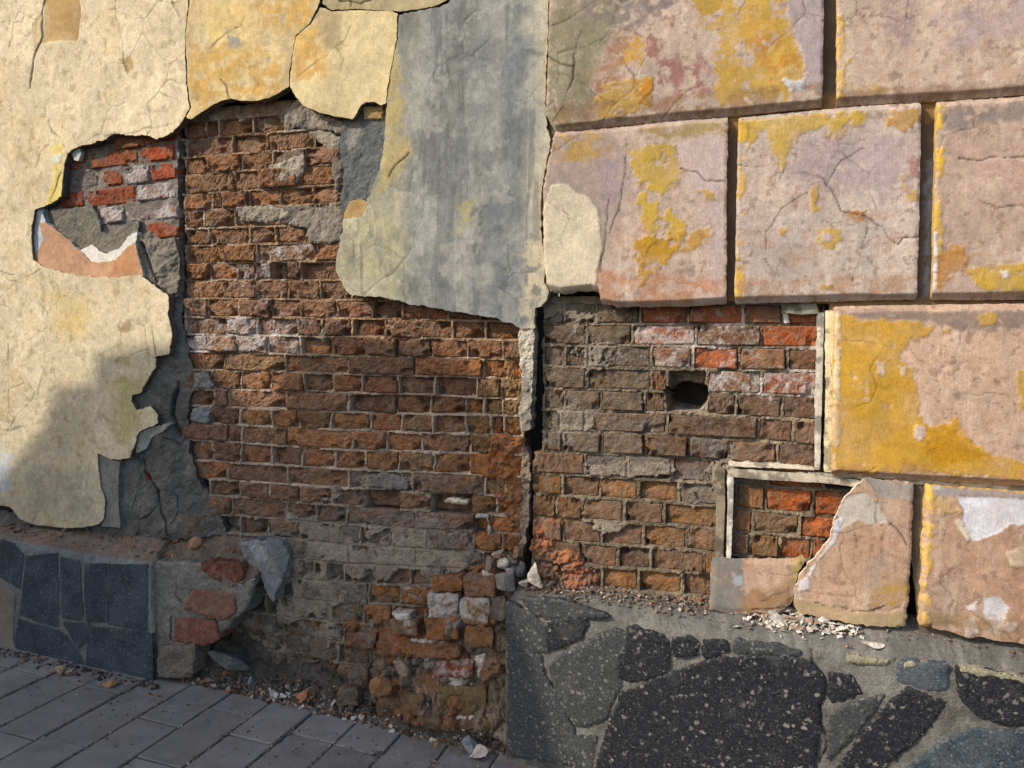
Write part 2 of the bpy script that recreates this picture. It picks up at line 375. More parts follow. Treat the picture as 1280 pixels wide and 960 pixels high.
for i in range(-12, 13):
    xc = xj + (i-0.5)*SW
    if xc < -4.4 or xc > 0.7: continue
    y0 = phase.get(i, -0.7+0.131*((i*3) % 3)+0.02*random.random())
    for k in range(-3, 4):
        yc = y0+(k+0.5)*SL
        if yc > 0.12 or yc < -1.75: continue
        o = inst('paving_slab', slab_me, pv, (xc, yc, gz(xc)+random.uniform(-0.0025, 0.0025)),
                 (random.gauss(0, 0.004), sa+random.gauss(0, 0.005), random.gauss(0, 0.003)))

# ------------------------------------------------------------------ the two walls
lwall = thing('brick_wall', 'old brick wall under peeling cream and grey plaster, joined to pink stucco wall', 'wall', (-2.0, 0.05, 0.1))
rwall = thing('stucco_wall', 'brick wall faced with flaking pink and yellow rusticated stucco blocks', 'wall', (0.2, 0.05, 0.1))
def par(o, p):
    o.parent = p; o.matrix_parent_inverse = Matrix.Translation(p.location).inverted(); return o
_mk = mk
def mk(name, V, Fc, mat, parent=None, col=None, smooth=True, rough=None):
    o = _mk(name, V, Fc, mat, None, col, smooth)
    if parent is not None: par(o, parent)
    return o
def box(name, x0, x1, y0, y1, z0, z1, mat, parent=None, col=None):
    V = [(x, y, z) for z in (z0, z1) for y in (y0, y1) for x in (x0, x1)]
    Fq = [(0, 2, 3, 1), (4, 5, 7, 6), (0, 1, 5, 4), (2, 6, 7, 3), (0, 4, 6, 2), (1, 3, 7, 5)]
    return mk(name, V, Fq, mat, parent, None if col is None else np.tile(col, (8, 1)), smooth=False)
XJ = W(672, 450, 0)[0]              # the joint between the two walls
box('wall_core', -4.6, XJ-0.05, 0.085, 0.5, -0.15, 3.4, M_DK, lwall)
box('wall_core', XJ+0.02, 2.0, 0.24, 0.5, -0.25, 3.4, M_DK, rwall)

# bricks: a few worn shapes shared by all
def brick_mesh(w, h, seed, d=0.11, wear=1.0):
    nx = int(w/0.0046)+1; nz = int(h/0.0046)+1
    U, Vv = np.meshgrid(np.linspace(-w/2, w/2, nx), np.linspace(-h/2, h/2, nz))
    r = np.random.default_rng(seed)
    s = np.minimum(w/2-np.abs(U), h/2-np.abs(Vv)); ex, ez = seed*3.7, seed*1.9
    rad = 0.0045+0.005*wear*(0.5+0.5*fbm(U+ex, Vv+ez, 25, 2, seed))
    y = rad*(1-np.clip(s/rad, 0, 1))**2
    y = y + wear*(0.0055*fbm(U+ex, Vv+ez, 19, 5, seed+1, 0.68) + 0.0036*fbm(U+ex, Vv+ez, 75, 3, seed+2, 0.7))
    for _ in range(r.integers(2, 6)):           # knocked-off corners and spalls
        cx = r.choice([-1, 1])*w/2*r.uniform(0.5, 1.05); cz = r.choice([-1, 1])*h/2*r.uniform(0.5, 1.05)
        q = np.hypot((U-cx)/r.uniform(0.8, 1.8), Vv-cz); R = r.uniform(0.012, 0.032)
        y = y + wear*0.016*sm(1.0, 0.3, q/R+0.25*fbm(U+ex, Vv+ez, 45, 2, seed+9))
    gx, gy_ = r.uniform(-0.03, 0.03), r.uniform(-0.08, 0.08); y = y + U*gx + Vv*gy_
    x2 = U*(1-0.25*np.clip(y, 0, .03)/w*2) + 0.0030*wear*fbm(U+ex, Vv+ez, 30, 4, seed+4); z2 = Vv+0.0022*wear*fbm(U-ex, Vv+ez, 30, 4, seed+5)
    Vt = np.stack([x2, y, z2], -1).reshape(-1, 3); id_ = np.arange(nx*nz).reshape(nz, nx)
    Fq = np.stack([id_[:-1, :-1], id_[:-1, 1:], id_[1:, 1:], id_[1:, :-1]], -1).reshape(-1, 4)
    loop = np.concatenate([id_[0, :], id_[1:, -1], id_[-1, -2::-1], id_[-2:0:-1, 0]]); n = len(loop)
    back = Vt[loop].copy(); back[:, 1] = d; b0 = len(Vt); a = np.arange(n); bb = (a+1) % n
    Fs = np.stack([loop[bb], loop[a], b0+a, b0+bb], 1)
    o = _mk('brick', np.concatenate([Vt, back]), np.concatenate([Fq, Fs]), M_BR, smooth=False); me = o.data; bpy.data.objects.remove(o); return me
HD = [brick_mesh(0.118, 0.066, 100+i, wear=1.0) for i in range(14)]
ST = [brick_mesh(0.245, 0.066, 200+i, wear=1.0) for i in range(14)]
HDn = [brick_mesh(0.118, 0.066, 300+i, wear=0.55) for i in range(8)]
STn = [brick_mesh(0.245, 0.066, 400+i, wear=0.55) for i in range(8)]

def gauss(x, y, blobs):
    v = 0.0
    for bx, by, rx, ry, a in blobs: v = max(v, a*math.exp(-((x-bx)/rx)**2-((y-by)/ry)**2))
    return v
# (x, y, rx, ry, amount) in photo pixels, turned into per-brick amounts of cement wash and of salts
GRIME_L = [(450, 668, 130, 34, 0.9), (330, 640, 60, 30, 0.45), (560, 610, 50, 18, 0.5), (340, 150, 60, 14, 0.5), (420, 400, 50, 20, 0.4), (370, 268, 70, 14, 0.95), (375, 150, 40, 18, 0.9), (420, 275, 25, 25, 0.9), (360, 205, 25, 10, 0.8), (480, 600, 60, 22, 0.75), (450, 690, 170, 42, 0.95),
           (380, 740, 90, 50, 0.95), (350, 800, 120, 60, 0.72), (520, 690, 90, 40, 0.9), (400, 420, 40, 30, 0.45), (400, 360, 30, 20, 0.4), (520, 655, 70, 22, 0.7), (590, 420, 60, 25, 0.35), (420, 620, 25, 25, 0.7)]
SALT_L = [(310, 420, 90, 26, 0.9), (300, 380, 90, 90, 0.45), (300, 425, 60, 18, 0.85), (330, 340, 40, 22, 0.6), (250, 430, 40, 20, 0.9), (340, 320, 50, 14, 0.7), (320, 400, 40, 12, 0.6), (550, 665, 60, 30, 0.35), (320, 360, 60, 60, 0.35), (240, 560, 20, 14, 0.6), (560, 750, 40, 25, 0.9)]
GRIME_R = [(740, 440, 75, 75, 0.50), (720, 530, 70, 40, 0.75), (700, 390, 60, 20, 0.7), (800, 585, 110, 14, 0.9), (900, 560, 90, 20, 0.55), (880, 615, 40, 30, 0.75), (940, 640, 50, 40, 0.35), (900, 590, 60, 20, 0.8), (760, 660, 26, 14, 0.8)]
SALT_R = [(880, 430, 130, 50, 0.62), (960, 480, 90, 32, 0.75), (850, 420, 60, 14, 0.9), (925, 415, 30, 14, 0.8), (850, 445, 25, 14, 0.7), (940, 480, 60, 10, 0.75), (1000, 480, 30, 30, 0.7), (860, 510, 40, 10, 0.7), (740, 480, 40, 30, 0.35), (790, 520, 40, 16, 0.4)]
def colour(x, y, wall):
    j = np.array([random.gauss(1, 0.15)]*3)*np.array([1, random.gauss(1, 0.03), random.gauss(1, 0.04)])
    if wall == 'L':
        c = np.array(S(172, 120, 80)) if random.random() < 0.6 else np.array(S(160, 120, 92))
        if x > 430 and y < 520: c = np.array(S(150, 100, 66)) if random.random() < 0.7 else np.array(S(142, 104, 80))
        if x > 585 and y > 440: c = np.array(S(180, 116, 62)) if random.random() < 0.7 else np.array(S(150, 112, 70))
        if y > 590 and x < 585: c = np.array(S(146, 112, 86))
        if 290 < x < 440 and 330 < y < 430: c = np.array(S(150, 108, 84))
        if y > 735: c = np.array(S(162, 112, 66))
        if y > 735 and x < 470: c = np.array(S(124, 104, 84))
    elif wall == 'R':
        c = np.array(S(116, 88, 68))
        if x > 810 and y < 500: c = np.array(S(182, 96, 52)) if random.random() < 0.6 else np.array(S(146, 102, 72))
        if x < 815 and y < 570: c = np.array(S(122, 104, 88))
        if x > 840 and 500 < y < 590: c = np.array(S(128, 98, 80))
        if y > 590: c = np.array(S(152, 108, 66)) if random.random() < 0.45 else np.array(S(134, 102, 80))
        if x > 985 and y > 590: c = np.array(S(184, 100, 46))
    return np.clip(c*j*np.array([1.0, 0.99, 0.92]), 0.02, 0.7)

def place_brick(x0, x1, z0, z1, tilt, Y, wall, px, py, par_, narrow=False, col=None, grime=None, salt=None):
    w = x1-x0; h = z1-z0
    me = random.choice((HD if w < 0.17 else ST) if not narrow else (HDn if w < 0.17 else STn))
    rw = 0.118 if w < 0.17 else 0.245
    o = bpy.data.objects.new('brick', me); COL.objects.link(o); par(o, par_)
    o.location = ((x0+x1)/2, Y, (z0+z1)/2); o.scale = (w/rw*random.choice((1, 1)), 1, h/0.066)
    k_ = 0.5 if narrow else 1.0
    o.rotation_euler = (random.gauss(0, 0.05*k_), tilt+random.gauss(0, 0.006), random.gauss(0, 0.03*k_))
    c = colour(px, py, wall) if col is None else np.asarray(col)
    o.color = tuple(c)+(1,)
    o['grime'] = float(gauss(px, py, GRIME_L if wall == 'L' else GRIME_R) if grime is None else grime)
    o['salt'] = float(gauss(px, py, SALT_L if wall == 'L' else SALT_R) if salt is None else salt)
    return o

def lerp_pts(xs, ys):
    return lambda x: np.interp(x, xs, ys)
def proj(X, Y, Z):
    dx, dy, dz = X-CAM[0], Y-CAM[1], Z-CAM[2]; w = dx*fw[0]+dy*fw[1]+dz*fw[2]
    return 640+F_PX*(dx*rt[0]+dy*rt[1]+dz*rt[2])/w, 480-F_PX*(dx*up[0]+dy*up[1]+dz*up[2])/w
def field(px_, py_, blobs):
    v = np.zeros(np.shape(px_))
    for bx, by, rx, ry, a in blobs: v = np.maximum(v, a*np.exp(-((px_-bx)/rx)**2-((py_-by)/ry)**2))
    return v
def mortar_skin(name, parent, x0, x1, z0, z1, courses, colfn, grime, salt, seed, res=0.0042, level=0.002, amp=0.0055, gapw=0.0045, mask=None):
    """one continuous skin of mortar: flush and ragged in the joints, sunk behind the bricks, smeared over them where cement was thrown on"""
    g = Grid(x0, z0, x1, z1, res); X, Z = g.X, g.Z; D = np.zeros(X.shape)-0.02
    for ft, fb, heads in courses:
        zt = np.array([ft(x) for x in g.xs])[None]; zb = np.array([fb(x) for x in g.xs])[None]
        inb = (Z <= zt) & (Z > zb); d = np.minimum(zt-Z, Z-zb)
        hd = np.min(np.abs(g.xs[:, None]-np.array(heads)[None]), 1)[None]
        D = np.where(inb, np.minimum(d, np.broadcast_to(hd, X.shape)), D)
    D = D+0.0022*fbm(X, Z, 45, 4, seed+1, 0.6)
    px_, py_ = proj(X, 0*X, Z); gr_ = field(px_, py_, grime)
    miss = sm(-0.1, 0.6, fbm(X, Z, 9, 5, seed+2, 0.6))*0.019                      # joints washed out
    y = level+amp*fbm(X, Z, 26, 5, seed+3, 0.6)+0.0018*fbm(X, Z, 110, 2, seed+4)+miss*(1-np.clip(gr_*1.3, 0, 1))
    y = y+0.055*sm(gapw, gapw+0.006, D)
    cov = sm(0.50, 0.72, gr_+0.42*fbm(X, Z, 9, 6, seed+6, 0.62)+0.02)
    yc = -0.006-0.0065*fbm(X, Z, 20, 5, seed+7, 0.62)+0.0055*sm(0.008, 0.001, D)
    y = y*(1-cov)+yc*cov
    C = colfn(X, Z); k = cov[..., None]*0.75; C = C*(1-k)+np.array(S(150, 140, 126))*(1+0.25*fbm(X, Z, 14, 5, seed+9))[..., None]*k
    k = (sm(0.55, 0.85, field(px_, py_, salt)+0.5*fbm(X, Z, 22, 6, seed+12, 0.7))*0.85)[..., None]; C = C*(1-k)+np.array(S(220, 212, 204))*k
    cut = np.zeros(X.shape, bool)
    if mask is not None: mk_ = mask(px_, py_, X, Z); y = y+mk_; cut = mk_ > 0.11
    id_ = np.arange(X.size).reshape(X.shape); Fq = np.stack([id_[:-1, :-1], id_[:-1, 1:], id_[1:, 1:], id_[1:, :-1]], -1)[~cut[:-1, :-1]].reshape(-1, 4)
    return mk(name, np.stack([X, y, Z], -1).reshape(-1, 3), Fq, M_CE, parent, np.clip(C, 0.01, 0.8).reshape(-1, 3), smooth=False)

# ---- left wall courses: bed joints in pixels at x = 230, 430, 650; then the head joints of the course below each
LX = (230, 430, 650)
LC = [((152, 136, 118), [256, 273, 316, 356, 400, 440]),
      ((174, 158, 142), [289, 332, 393, 432]),
      ((197, 182, 167), [259, 302, 340, 381, 428]),
      ((219, 204, 190), [293, 323, 372, 432]),
      ((243, 230, 216), [265, 277, 311, 350, 391, 431]),
      ((264, 253, 244), [255, 294, 352, 398, 440]),
      ((286, 280, 274), [261, 312, 344, 382, 440]),
      ((307, 303, 300), [275, 320, 394, 440]),
      ((329, 326, 325), [259, 296, 318, 338, 357, 375, 425]),
      ((350, 350, 350), [279, 319, 360, 400, 440, 480, 520]),
      ((373, 375, 378), [260, 298, 337, 375, 421, 465, 503, 560, 600]),
      ((396, 398, 402), [283, 321, 372, 402, 440, 481, 565, 606]),
      ((418, 421, 426), [259, 296, 335, 375, 414, 455, 496, 538, 585, 628]),
      ((439, 445, 449), [278, 356, 435, 518, 604, 636]),
      ((462, 468, 473), [265, 298, 336, 379, 414, 452, 496, 542, 596, 625]),
      ((486, 491, 499), [265, 283, 354, 435, 492, 535, 580, 604, 628]),
      ((507, 516, 520), [262, 299, 339, 371, 413, 461, 502, 541, 582, 613, 630]),
      ((528, 538, 546), [285, 302, 357, 440, 481, 526, 586, 620]),
      ((549, 563, 569), [265, 301, 339, 377, 418, 457, 497, 541, 586, 622]),
      ((575, 587, 596), [284, 359, 435, 515, 606, 632]),
      ((597, 611, 622), [263, 299, 337, 375, 415, 455, 497, 539, 588, 620]),
      ((617, 633, 646), [289, 358, 395, 433, 520, 593, 612]),
      ((640, 656, 668), [302, 335, 375, 412, 450, 490, 535, 592, 628]),
      ((662, 680, 692), [300, 345, 385, 436, 520, 604]),
      ((685, 704, 714), [310, 350, 392, 430, 470, 512, 552]),
      ((708, 729, 738), [340, 380, 460, 500, 545]),
      ((732, 754, 763), [332, 368, 410, 455, 490]),
      ((757, 779, 789), [350, 390, 430, 476]),
      ((781, 804, 815), [345, 384, 422, 462, 500]),
      ((806, 830, 842), [336, 372, 410, 446, 486]),
      ((831, 856, 869), [360, 398, 436, 476]),
      ((856, 882, 896), [])]
def zl_fn(ys, Y=0.0):
    p = [W(x, y, Y) for x, y in zip(LX, ys)]
    xs = [q[0] for q in p]; zs = [q[1] for q in p]
    def f(x):
        if x < xs[0]: return zs[0]+(x-xs[0])*(zs[1]-zs[0])/(xs[1]-xs[0])
        if x > xs[2]: return zs[2]+(x-xs[2])*(zs[2]-zs[1])/(xs[2]-xs[1])
        return float(np.interp(x, xs, zs))
    return f
SK_L = []
def mcol_l(x, z):
    n = fbm(x, z, 8, 4, 5); base = np.array(S(168, 140, 112)); c = base*(1+0.40*n)[..., None]
    up_ = sm(1.55, 1.25, z)[..., None]                       # the lower joints keep pale lime
    c = c*(1-up_*0.55)+np.array(S(212, 194, 172))*(1+0.2*n)[..., None]*up_*0.55
    w = sm(0.15, 0.55, fbm(x, z, 6, 4, 15))[..., None]*0.5; c = c*(1-w)+np.array(S(222, 210, 192))*w
    g = sm(0.95, 0.75, z)[..., None]; c = c*(1-g)+np.array(S(150, 138, 122))*(1+0.2*n)[..., None]*g
    return c
HOLES_L = {(348, 338): 0.055, (476, 625): 0.040, (560, 632): 0.042, (563, 482): 0.032, (470, 505): 0.026, (510, 505): 0.024, (560, 508): 0.022,
           (480, 530): 0.022, (398, 570): 0.015, (600, 655): 0.03, (384, 340): 0.03, (345, 410): 0.018, (268, 410): 0.012}
Z_LINES = [zl_fn(c[0]) for c in LC]
for i in range(len(LC)-1):
    ft, fb = Z_LINES[i], Z_LINES[i+1]; ys0, ys1 = LC[i][0], LC[i+1][0]
    right = 653 if i >= 9 else 520
    left = 231
    if i >= 20: left = 262
    if i >= 22: left = 300
    if i >= 24: right = 560
    if i >= 26: right = 545
    if i >= 27: left = 318
    hs = [left]+[h for h in LC[i][1] if left+8 < h < right-6]+[right]
    pxs = []
    for h in hs:
        ym = (np.interp(h, LX, ys0)+np.interp(h, LX, ys1))/2; pxs.append(W(h, ym, 0)[0])
    for k in range(len(hs)-1):
        x0, x1 = pxs[k], pxs[k+1]; xm = (x0+x1)/2; zt, zb = ft(xm), fb(xm)
        pxm = (hs[k]+hs[k+1])/2; pym = (np.interp(pxm, LX, ys0)+np.interp(pxm, LX, ys1))/2
        Y = random.gauss(0.006, 0.009) if pym > 430 else random.gauss(0.004, 0.010)
        if i >= 25: Y = random.gauss(0.000, 0.016)
        for (hx, hy), dd in HOLES_L.items():
            if hs[k] < hx < hs[k+1] and abs(pym-hy) < 12: Y = dd
        if i >= 26 and pxm < 430: Y += 0.05*min(1, (430-pxm)/70)
        tilt = -math.atan2(ft(x1)-ft(x0), x1-x0)
        gk = 0.0 if Y > 0.038 and pym < 700 else None
        o = place_brick(x0+0.0036, x1-0.0036, zb+0.0036, zt-0.0036, tilt, Y, 'L', pxm, pym, lwall, grime=gk)
    SK_L.append((ft, fb, pxs))
def mask_l(px_, py_, X, Z):          # let the hole and the missing bricks stay open
    v = 0.0
    for x0, y0, x1, y1, d in ((338, 329, 356, 348, 0.06), (455, 614, 498, 640, 0.07), (540, 619, 588, 643, 0.07), (592, 645, 609, 668, 0.06), (545, 472, 584, 495, 0.03), (444, 495, 580, 518, 0.025)):
        v = v+d*sm(-2, 2, px_-x0)*sm(-2, 2, x1-px_)*sm(-2, 2, py_-y0)*sm(-2, 2, y1-py_)
    v = v+0.055*sm(430, 360, px_)*sm(770, 800, py_+10*fbm(X, Z, 9, 3, 3))
    return v
mortar_skin('mortar', lwall, W(229, 400, 0)[0], W(655, 500, 0)[0], W(400, 880, 0)[1], W(430, 120, 0)[1], SK_L, mcol_l, GRIME_L, SALT_L, 40, mask=mask_l)

# ---- right wall courses
RX = (680, 850, 1020)
RC = [((378, 379, 380), [705, 745, 800, 860, 929, 979]),
      ((405, 405.5, 405.5), [733, 790, 870, 952]),
      ((431, 433, 435), [706, 736, 814, 866, 924, 984]),
      ((458, 461.5, 464.5), [733, 814, 834, 884, 952]),
      ((486, 490, 496), [705, 751, 806, 832, 884, 920, 978]),
      ((512, 517, 526), [700, 731, 834, 948, 992]),
      ((538, 544, 557), [703, 752, 806, 861, 912, 972]),
      ((564, 572, 585), [731, 784, 840, 890, 960]),
      ((592, 602, 612), [703, 750, 798, 848, 900, 921, 957, 1017]),
      ((619, 629, 645), [695, 728, 780, 830, 905, 941, 1000]),
      ((648, 658, 674), [703, 752, 804, 859, 905, 938, 975, 1015]),
      ((676, 687, 703), [727, 772, 813, 880]),
      ((704, 716, 730), [701, 752, 798, 853, 890]),
      ((732, 745, 760), [])]
def zr_fn(ys):
    p = [W(x, y, 0) for x, y in zip(RX, ys)]; xs = [q[0] for q in p]; zs = [q[1] for q in p]
    sl_ = (zs[2]-zs[0])/(xs[2]-xs[0]); sl_ *= 0.9
    return lambda x: float(np.interp(x, xs, zs)) if xs[0] <= x <= xs[2] else (zs[0]+(x-xs[0])*sl_ if x < xs[0] else zs[2]+(x-xs[2])*sl_)
SK_R = []
def mcol_r(x, z):
    n = fbm(x, z, 8, 4, 9); c = np.array(S(140, 126, 106))*(1+0.35*n)[..., None]
    s_ = (sm(0.1, 0.6, fbm(x, z, 8, 5, 77)+0.25)*sm(-0.45, -0.1, x)*sm(1.2, 1.4, z))[..., None]
    return c*(1-s_)+np.array(S(206, 194, 184))*s_
RZ = [zr_fn(c[0]) for c in RC]
for i in range(len(RC)-1):
    ft, fb = RZ[i], RZ[i+1]; ys0, ys1 = RC[i][0], RC[i+1][0]
    left = 679 if i < 7 else 664; right = 1030 if i < 8 else (1090 if i < 11 else 905)
    hs = [left]+[h for h in RC[i][1] if left+8 < h < right-8]+[right]
    pxs = [W(h, (np.interp(h, RX, ys0)+np.interp(h, RX, ys1))/2, 0)[0] for h in hs]
    for k in range(len(hs)-1):
        x0, x1 = pxs[k], pxs[k+1]; xm = (x0+x1)/2; zt, zb = ft(xm), fb(xm)
        pxm = (hs[k]+hs[k+1])/2; pym = (np.interp(pxm, RX, ys0)+np.interp(pxm, RX, ys1))/2
        Y = random.gauss(0.002, 0.0045)
        if i in (6,) and pxm < 1010: Y -= 0.012
        if i >= 7 and pxm < 900: Y += 0.004
        if 832 < pxm < 884 and i in (3, 4): continue
        if i == 12: Y = random.uniform(0.0, 0.03)
        tilt = -math.atan2(ft(x1)-ft(x0), x1-x0)
        place_brick(x0+0.0050, x1-0.0050, zb+0.0048, zt-0.0048, tilt, Y, 'R', pxm, pym, rwall, narrow=True)
    SK_R.append((ft, fb, pxs))
def mask_r(px_, py_, X, Z):
    q = (np.abs((px_-858)/27)**3.2+np.abs((py_-497)/18)**3.2)**(1/3.2)+0.22*fbm(X, Z, 26, 4, 4); return 0.12*sm(1.05, 0.85, q)+0.12*((px_+2.5*fbm(X*0, Z, 30, 3, 6) < 677) & (py_ < 575))+0.12*((px_+2*fbm(X*0, Z, 30, 3, 6) < 664) & (py_ >= 575))
mortar_skin('mortar', rwall, W(666, 500, 0)[0], W(1092, 500, 0)[0], W(700, 738, 0)[1], W(800, 370, 0)[1], SK_R, mcol_r, GRIME_R, SALT_R, 60, gapw=0.0055, level=0.003, amp=0.004, mask=mask_r)

# ---- the small red bricks in the niche, standing proud on the left
def quad_brick(x0, y0, x1, y1, Y, wall, par_, **k):
    a = W(x0, (y0+y1)/2, Y); b = W(x1, (y0+y1)/2, Y); t = W((x0+x1)/2, y0, Y); u_ = W((x0+x1)/2, y1, Y)
    return place_brick(a[0], b[0], u_[1], t[1], k.pop('tilt', 0.05*0), Y, wall, (x0+x1)/2, (y0+y1)/2, par_, **k)
RED = S(186, 86, 48); RED2 = S(164, 90, 54)
for q in ((74, 192, 111, 212, 0.2, 0), (114, 188, 171, 208, 0.15, 0), (174, 181, 217, 201, 0, 0), (80, 212, 121, 235, 0.95, 0.3), (128, 211, 152, 231, 0.1, 0.1), (154, 207, 185, 229, 0.6, 0.8),
          (188, 204, 220, 224, 0, 0.1), (76, 240, 104, 259, 0.1, 0), (109, 235, 169, 256, 0, 0.05), (172, 229, 218, 249, 0.5, 0.8), (124, 258, 153, 278, 0.2, 0.85), (155, 255, 187, 276, 0.4, 0.7),
          (191, 252, 222, 273, 0.4, 0.8), (182, 277, 222, 297, 0.05, 0.1), (186, 300, 222, 322, 0.95, 0.2), (140, 168, 180, 185, 0.2, 0), (180, 160, 222, 178, 0.1, 0)):
    quad_brick(*q[:4], -0.022+random.gauss(0, 0.003), 'L', lwall, narrow=True, grime=q[4], salt=q[5], tilt=-0.05,
               col=np.array(RED if q[4] < 0.12 else RED2)*random.uniform(0.85, 1.1))
CEM = np.array(S(122, 120, 114)); CEMD = np.array(S(92, 92, 92)); LIME = np.array(S(214, 208, 196))
sheet('mortar_bed', [(70, 178), (150, 165), (222, 150), (224, 372), (190, 372), (60, 330), (60, 250)], -0.014, lwall, M_CE, np.array(S(140, 132, 122)), res=0.006, th=0.05, relief=0.005, seed=31, rfreq=25)
# ------------------------------------------------------------------ plaster of the left wall
CREAM = np.array(S(224, 208, 174)); OCHRE = np.array(S(206, 168, 98)); BEIGE = np.array(S(200, 180, 140)); OLIVE = np.array(S(176, 164, 92))
GREYP = np.array(S(146, 148, 144)); PINK = np.array(S(202, 178, 160)); YEL = np.array(S(198, 160, 78)); WHITE = np.array(S(226, 222, 212))
DUST = np.array(S(150, 132, 108)); BROWN = np.array(S(132, 96, 62)); SOOT = np.array(S(96, 90, 84)); PALE = np.array(S(226, 210, 182))
ECOL = np.array(S(98, 92, 84))

def cream_paint(X, Z, C):
    n = fbm(X, Z, 2.2, 4, 70)[..., None]; C = C*(1+0.05*n)
    lo = sm(1.05, 0.75, Z)[..., None]*0.45; C = C*(1-lo)+np.array(S(186, 176, 148))*lo      # greyer and darker towards the bottom
    k = sm(0.12, 0.6, fbm(X, Z, 7, 6, 73, 0.6))[..., None]*0.28; C = C*(1-k)+np.array(S(224, 194, 132))*k
    k = sm(0.25, 0.7, fbm(X*1.6, Z, 11, 6, 79, 0.65))[..., None]*0.40; C = C*(1-k)+np.array(S(188, 174, 142))*k
    k = sm(0.36, 0.6, fbm(X, Z, 26, 5, 75, 0.65))[..., None]*0.45; C = C*(1-k)+np.array(S(158, 140, 108))*k
    k = sm(0.30, 0.7, fbm(X*3, Z*0.5, 8, 5, 83, 0.6))[..., None]*0.25; C = C*(1-k)+np.array(S(236, 222, 186))*k
    return C
P1 = [(-90, -60), (238, -60), (236, 0), (231, 50), (233, 100), (237, 135), (231, 146), (222, 158), (208, 169), (195, 174), (178, 168), (160, 169), (142, 166), (128, 175), (118, 178),
      (105, 181), (92, 187), (84, 192), (80, 205), (78, 225), (76, 245), (66, 253), (55, 258), (43, 262), (38, 285), (39, 310), (41, 325), (55, 334), (80, 341), (110, 346), (140, 347), (170, 344),
      (178, 345), (190, 355), (205, 366), (211, 371), (210, 392), (215, 416), (211, 442), (202, 445), (194, 446), (194, 459), (182, 478), (177, 491), (165, 494), (163, 502), (171, 513), (188, 508),
      (197, 519), (197, 529), (175, 539), (172, 544), (168, 559), (162, 572), (152, 575), (134, 572), (121, 566), (124, 595), (127, 610), (131, 625), (131, 647), (125, 655), (108, 658), (80, 660),
      (40, 656), (24, 648), (12, 634), (-10, 628), (-90, 622)]
sheet('cream_plaster', P1, -0.062, lwall, M_PL, CREAM, th=0.034, relief=0.003, edge=0.0042, seed=3, paintfn=cream_paint, edgecol=ECOL, rfreq=6, craze=0.4,
      patches=[([(55, -20), (100, -20), (101, 20), (97, 50), (54, 54), (56, 30)], S(184, 152, 98), 0.004, 0.002, 0, -0.003),
               ([(40, 30), (55, 10), (54, 54), (44, 66)], S(206, 184, 140), 0.004, 0.002, 0, -0.002),
               ([(150, 75), (165, 70), (168, 85), (160, 92)], S(196, 170, 122), 0.004, 0.003, 0, -0.001),
               ([(62, 183), (80, 178), (76, 250), (56, 256), (66, 215)], S(226, 205, 122), 0.006, 0.004),
               ([(66, 194), (78, 192), (76, 205), (66, 204)], S(220, 222, 214), 0.004, 0.003),
               ([(140, 446), (164, 444), (162, 456), (142, 457)], OLIVE, 0.010, 0.012, 0, 0, 0.7), ([(150, 470), (178, 470), (180, 520), (160, 560), (140, 540)], OLIVE, 0.02, 0.03, 0, 0, 0.6),
               ([(60, 370), (110, 380), (105, 420), (70, 410)], S(222, 190, 100), 0.03, 0.04, 0, 0, 0.6),
               ([(0, 560), (16, 570), (14, 610), (0, 615)], S(206, 212, 214), 0.012, 0.01, 0.4),
               ([(30, 590), (110, 590), (120, 650), (40, 645)], S(168, 160, 140), 0.03, 0.04, 0.3, 0, 0.7),
               ([(150, 402), (164, 402), (160, 416), (148, 415)], S(160, 140, 108), 0.01, 0.006, 0.5),
               ([(-90, 622), (20, 640), (30, 668), (-90, 668)], S(150, 142, 128), 0.008, 0.004)],
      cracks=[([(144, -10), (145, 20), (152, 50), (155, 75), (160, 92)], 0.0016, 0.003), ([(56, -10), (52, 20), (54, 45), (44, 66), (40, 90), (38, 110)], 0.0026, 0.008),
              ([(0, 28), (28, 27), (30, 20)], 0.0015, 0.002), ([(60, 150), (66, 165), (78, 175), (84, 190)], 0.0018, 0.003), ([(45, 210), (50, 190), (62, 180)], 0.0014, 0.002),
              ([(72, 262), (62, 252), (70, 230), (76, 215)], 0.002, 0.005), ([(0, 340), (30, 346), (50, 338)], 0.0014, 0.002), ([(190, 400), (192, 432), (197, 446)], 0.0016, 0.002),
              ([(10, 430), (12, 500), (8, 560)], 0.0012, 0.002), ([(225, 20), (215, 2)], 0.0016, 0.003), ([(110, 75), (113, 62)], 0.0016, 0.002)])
P2 = [(239.4, -60), (402, -60), (399, 2), (396, 12), (386, 30), (369, 44), (365, 65), (361, 92), (361, 108), (350, 115), (335, 122), (320, 126), (300, 126), (287, 123), (265, 131), (250, 141), (239, 149),
      (232.4, 147.4), (238.3, 134.5), (234.2, 100), (232.2, 51), (237.4, 0)]
sheet('ochre_plaster', P2, -0.063, lwall, M_PL, np.array(S(208, 186, 138)), th=0.04, relief=0.0035, edge=0.0026, seed=5, edgecol=ECOL, paintfn=cream_paint,
      patches=[([(235, 60), (300, 55), (355, 70), (362, 110), (330, 125), (290, 122), (250, 142), (238, 110)], OCHRE, 0.030, 0.008, 0.46), ([(310, 5), (395, -20), (392, 25), (345, 40), (330, 20)], OCHRE, 0.03, 0.01, 0.42),
               ([(260, 0), (310, 5), (305, 50), (262, 50)], S(222, 196, 132), 0.03, 0.02), ([(284, 40), (300, 40), (302, 62), (288, 60)], S(150, 146, 136), 0.014, 0.012, 0.3)],
      cracks=[([(305, 22), (300, 33), (280, 42), (262, 60)], 0.0014, 0.002), ([(287, 122), (284, 108), (276, 100)], 0.0016, 0.004), ([(318, 98), (325, 105), (316, 115)], 0.0016, 0.003)])
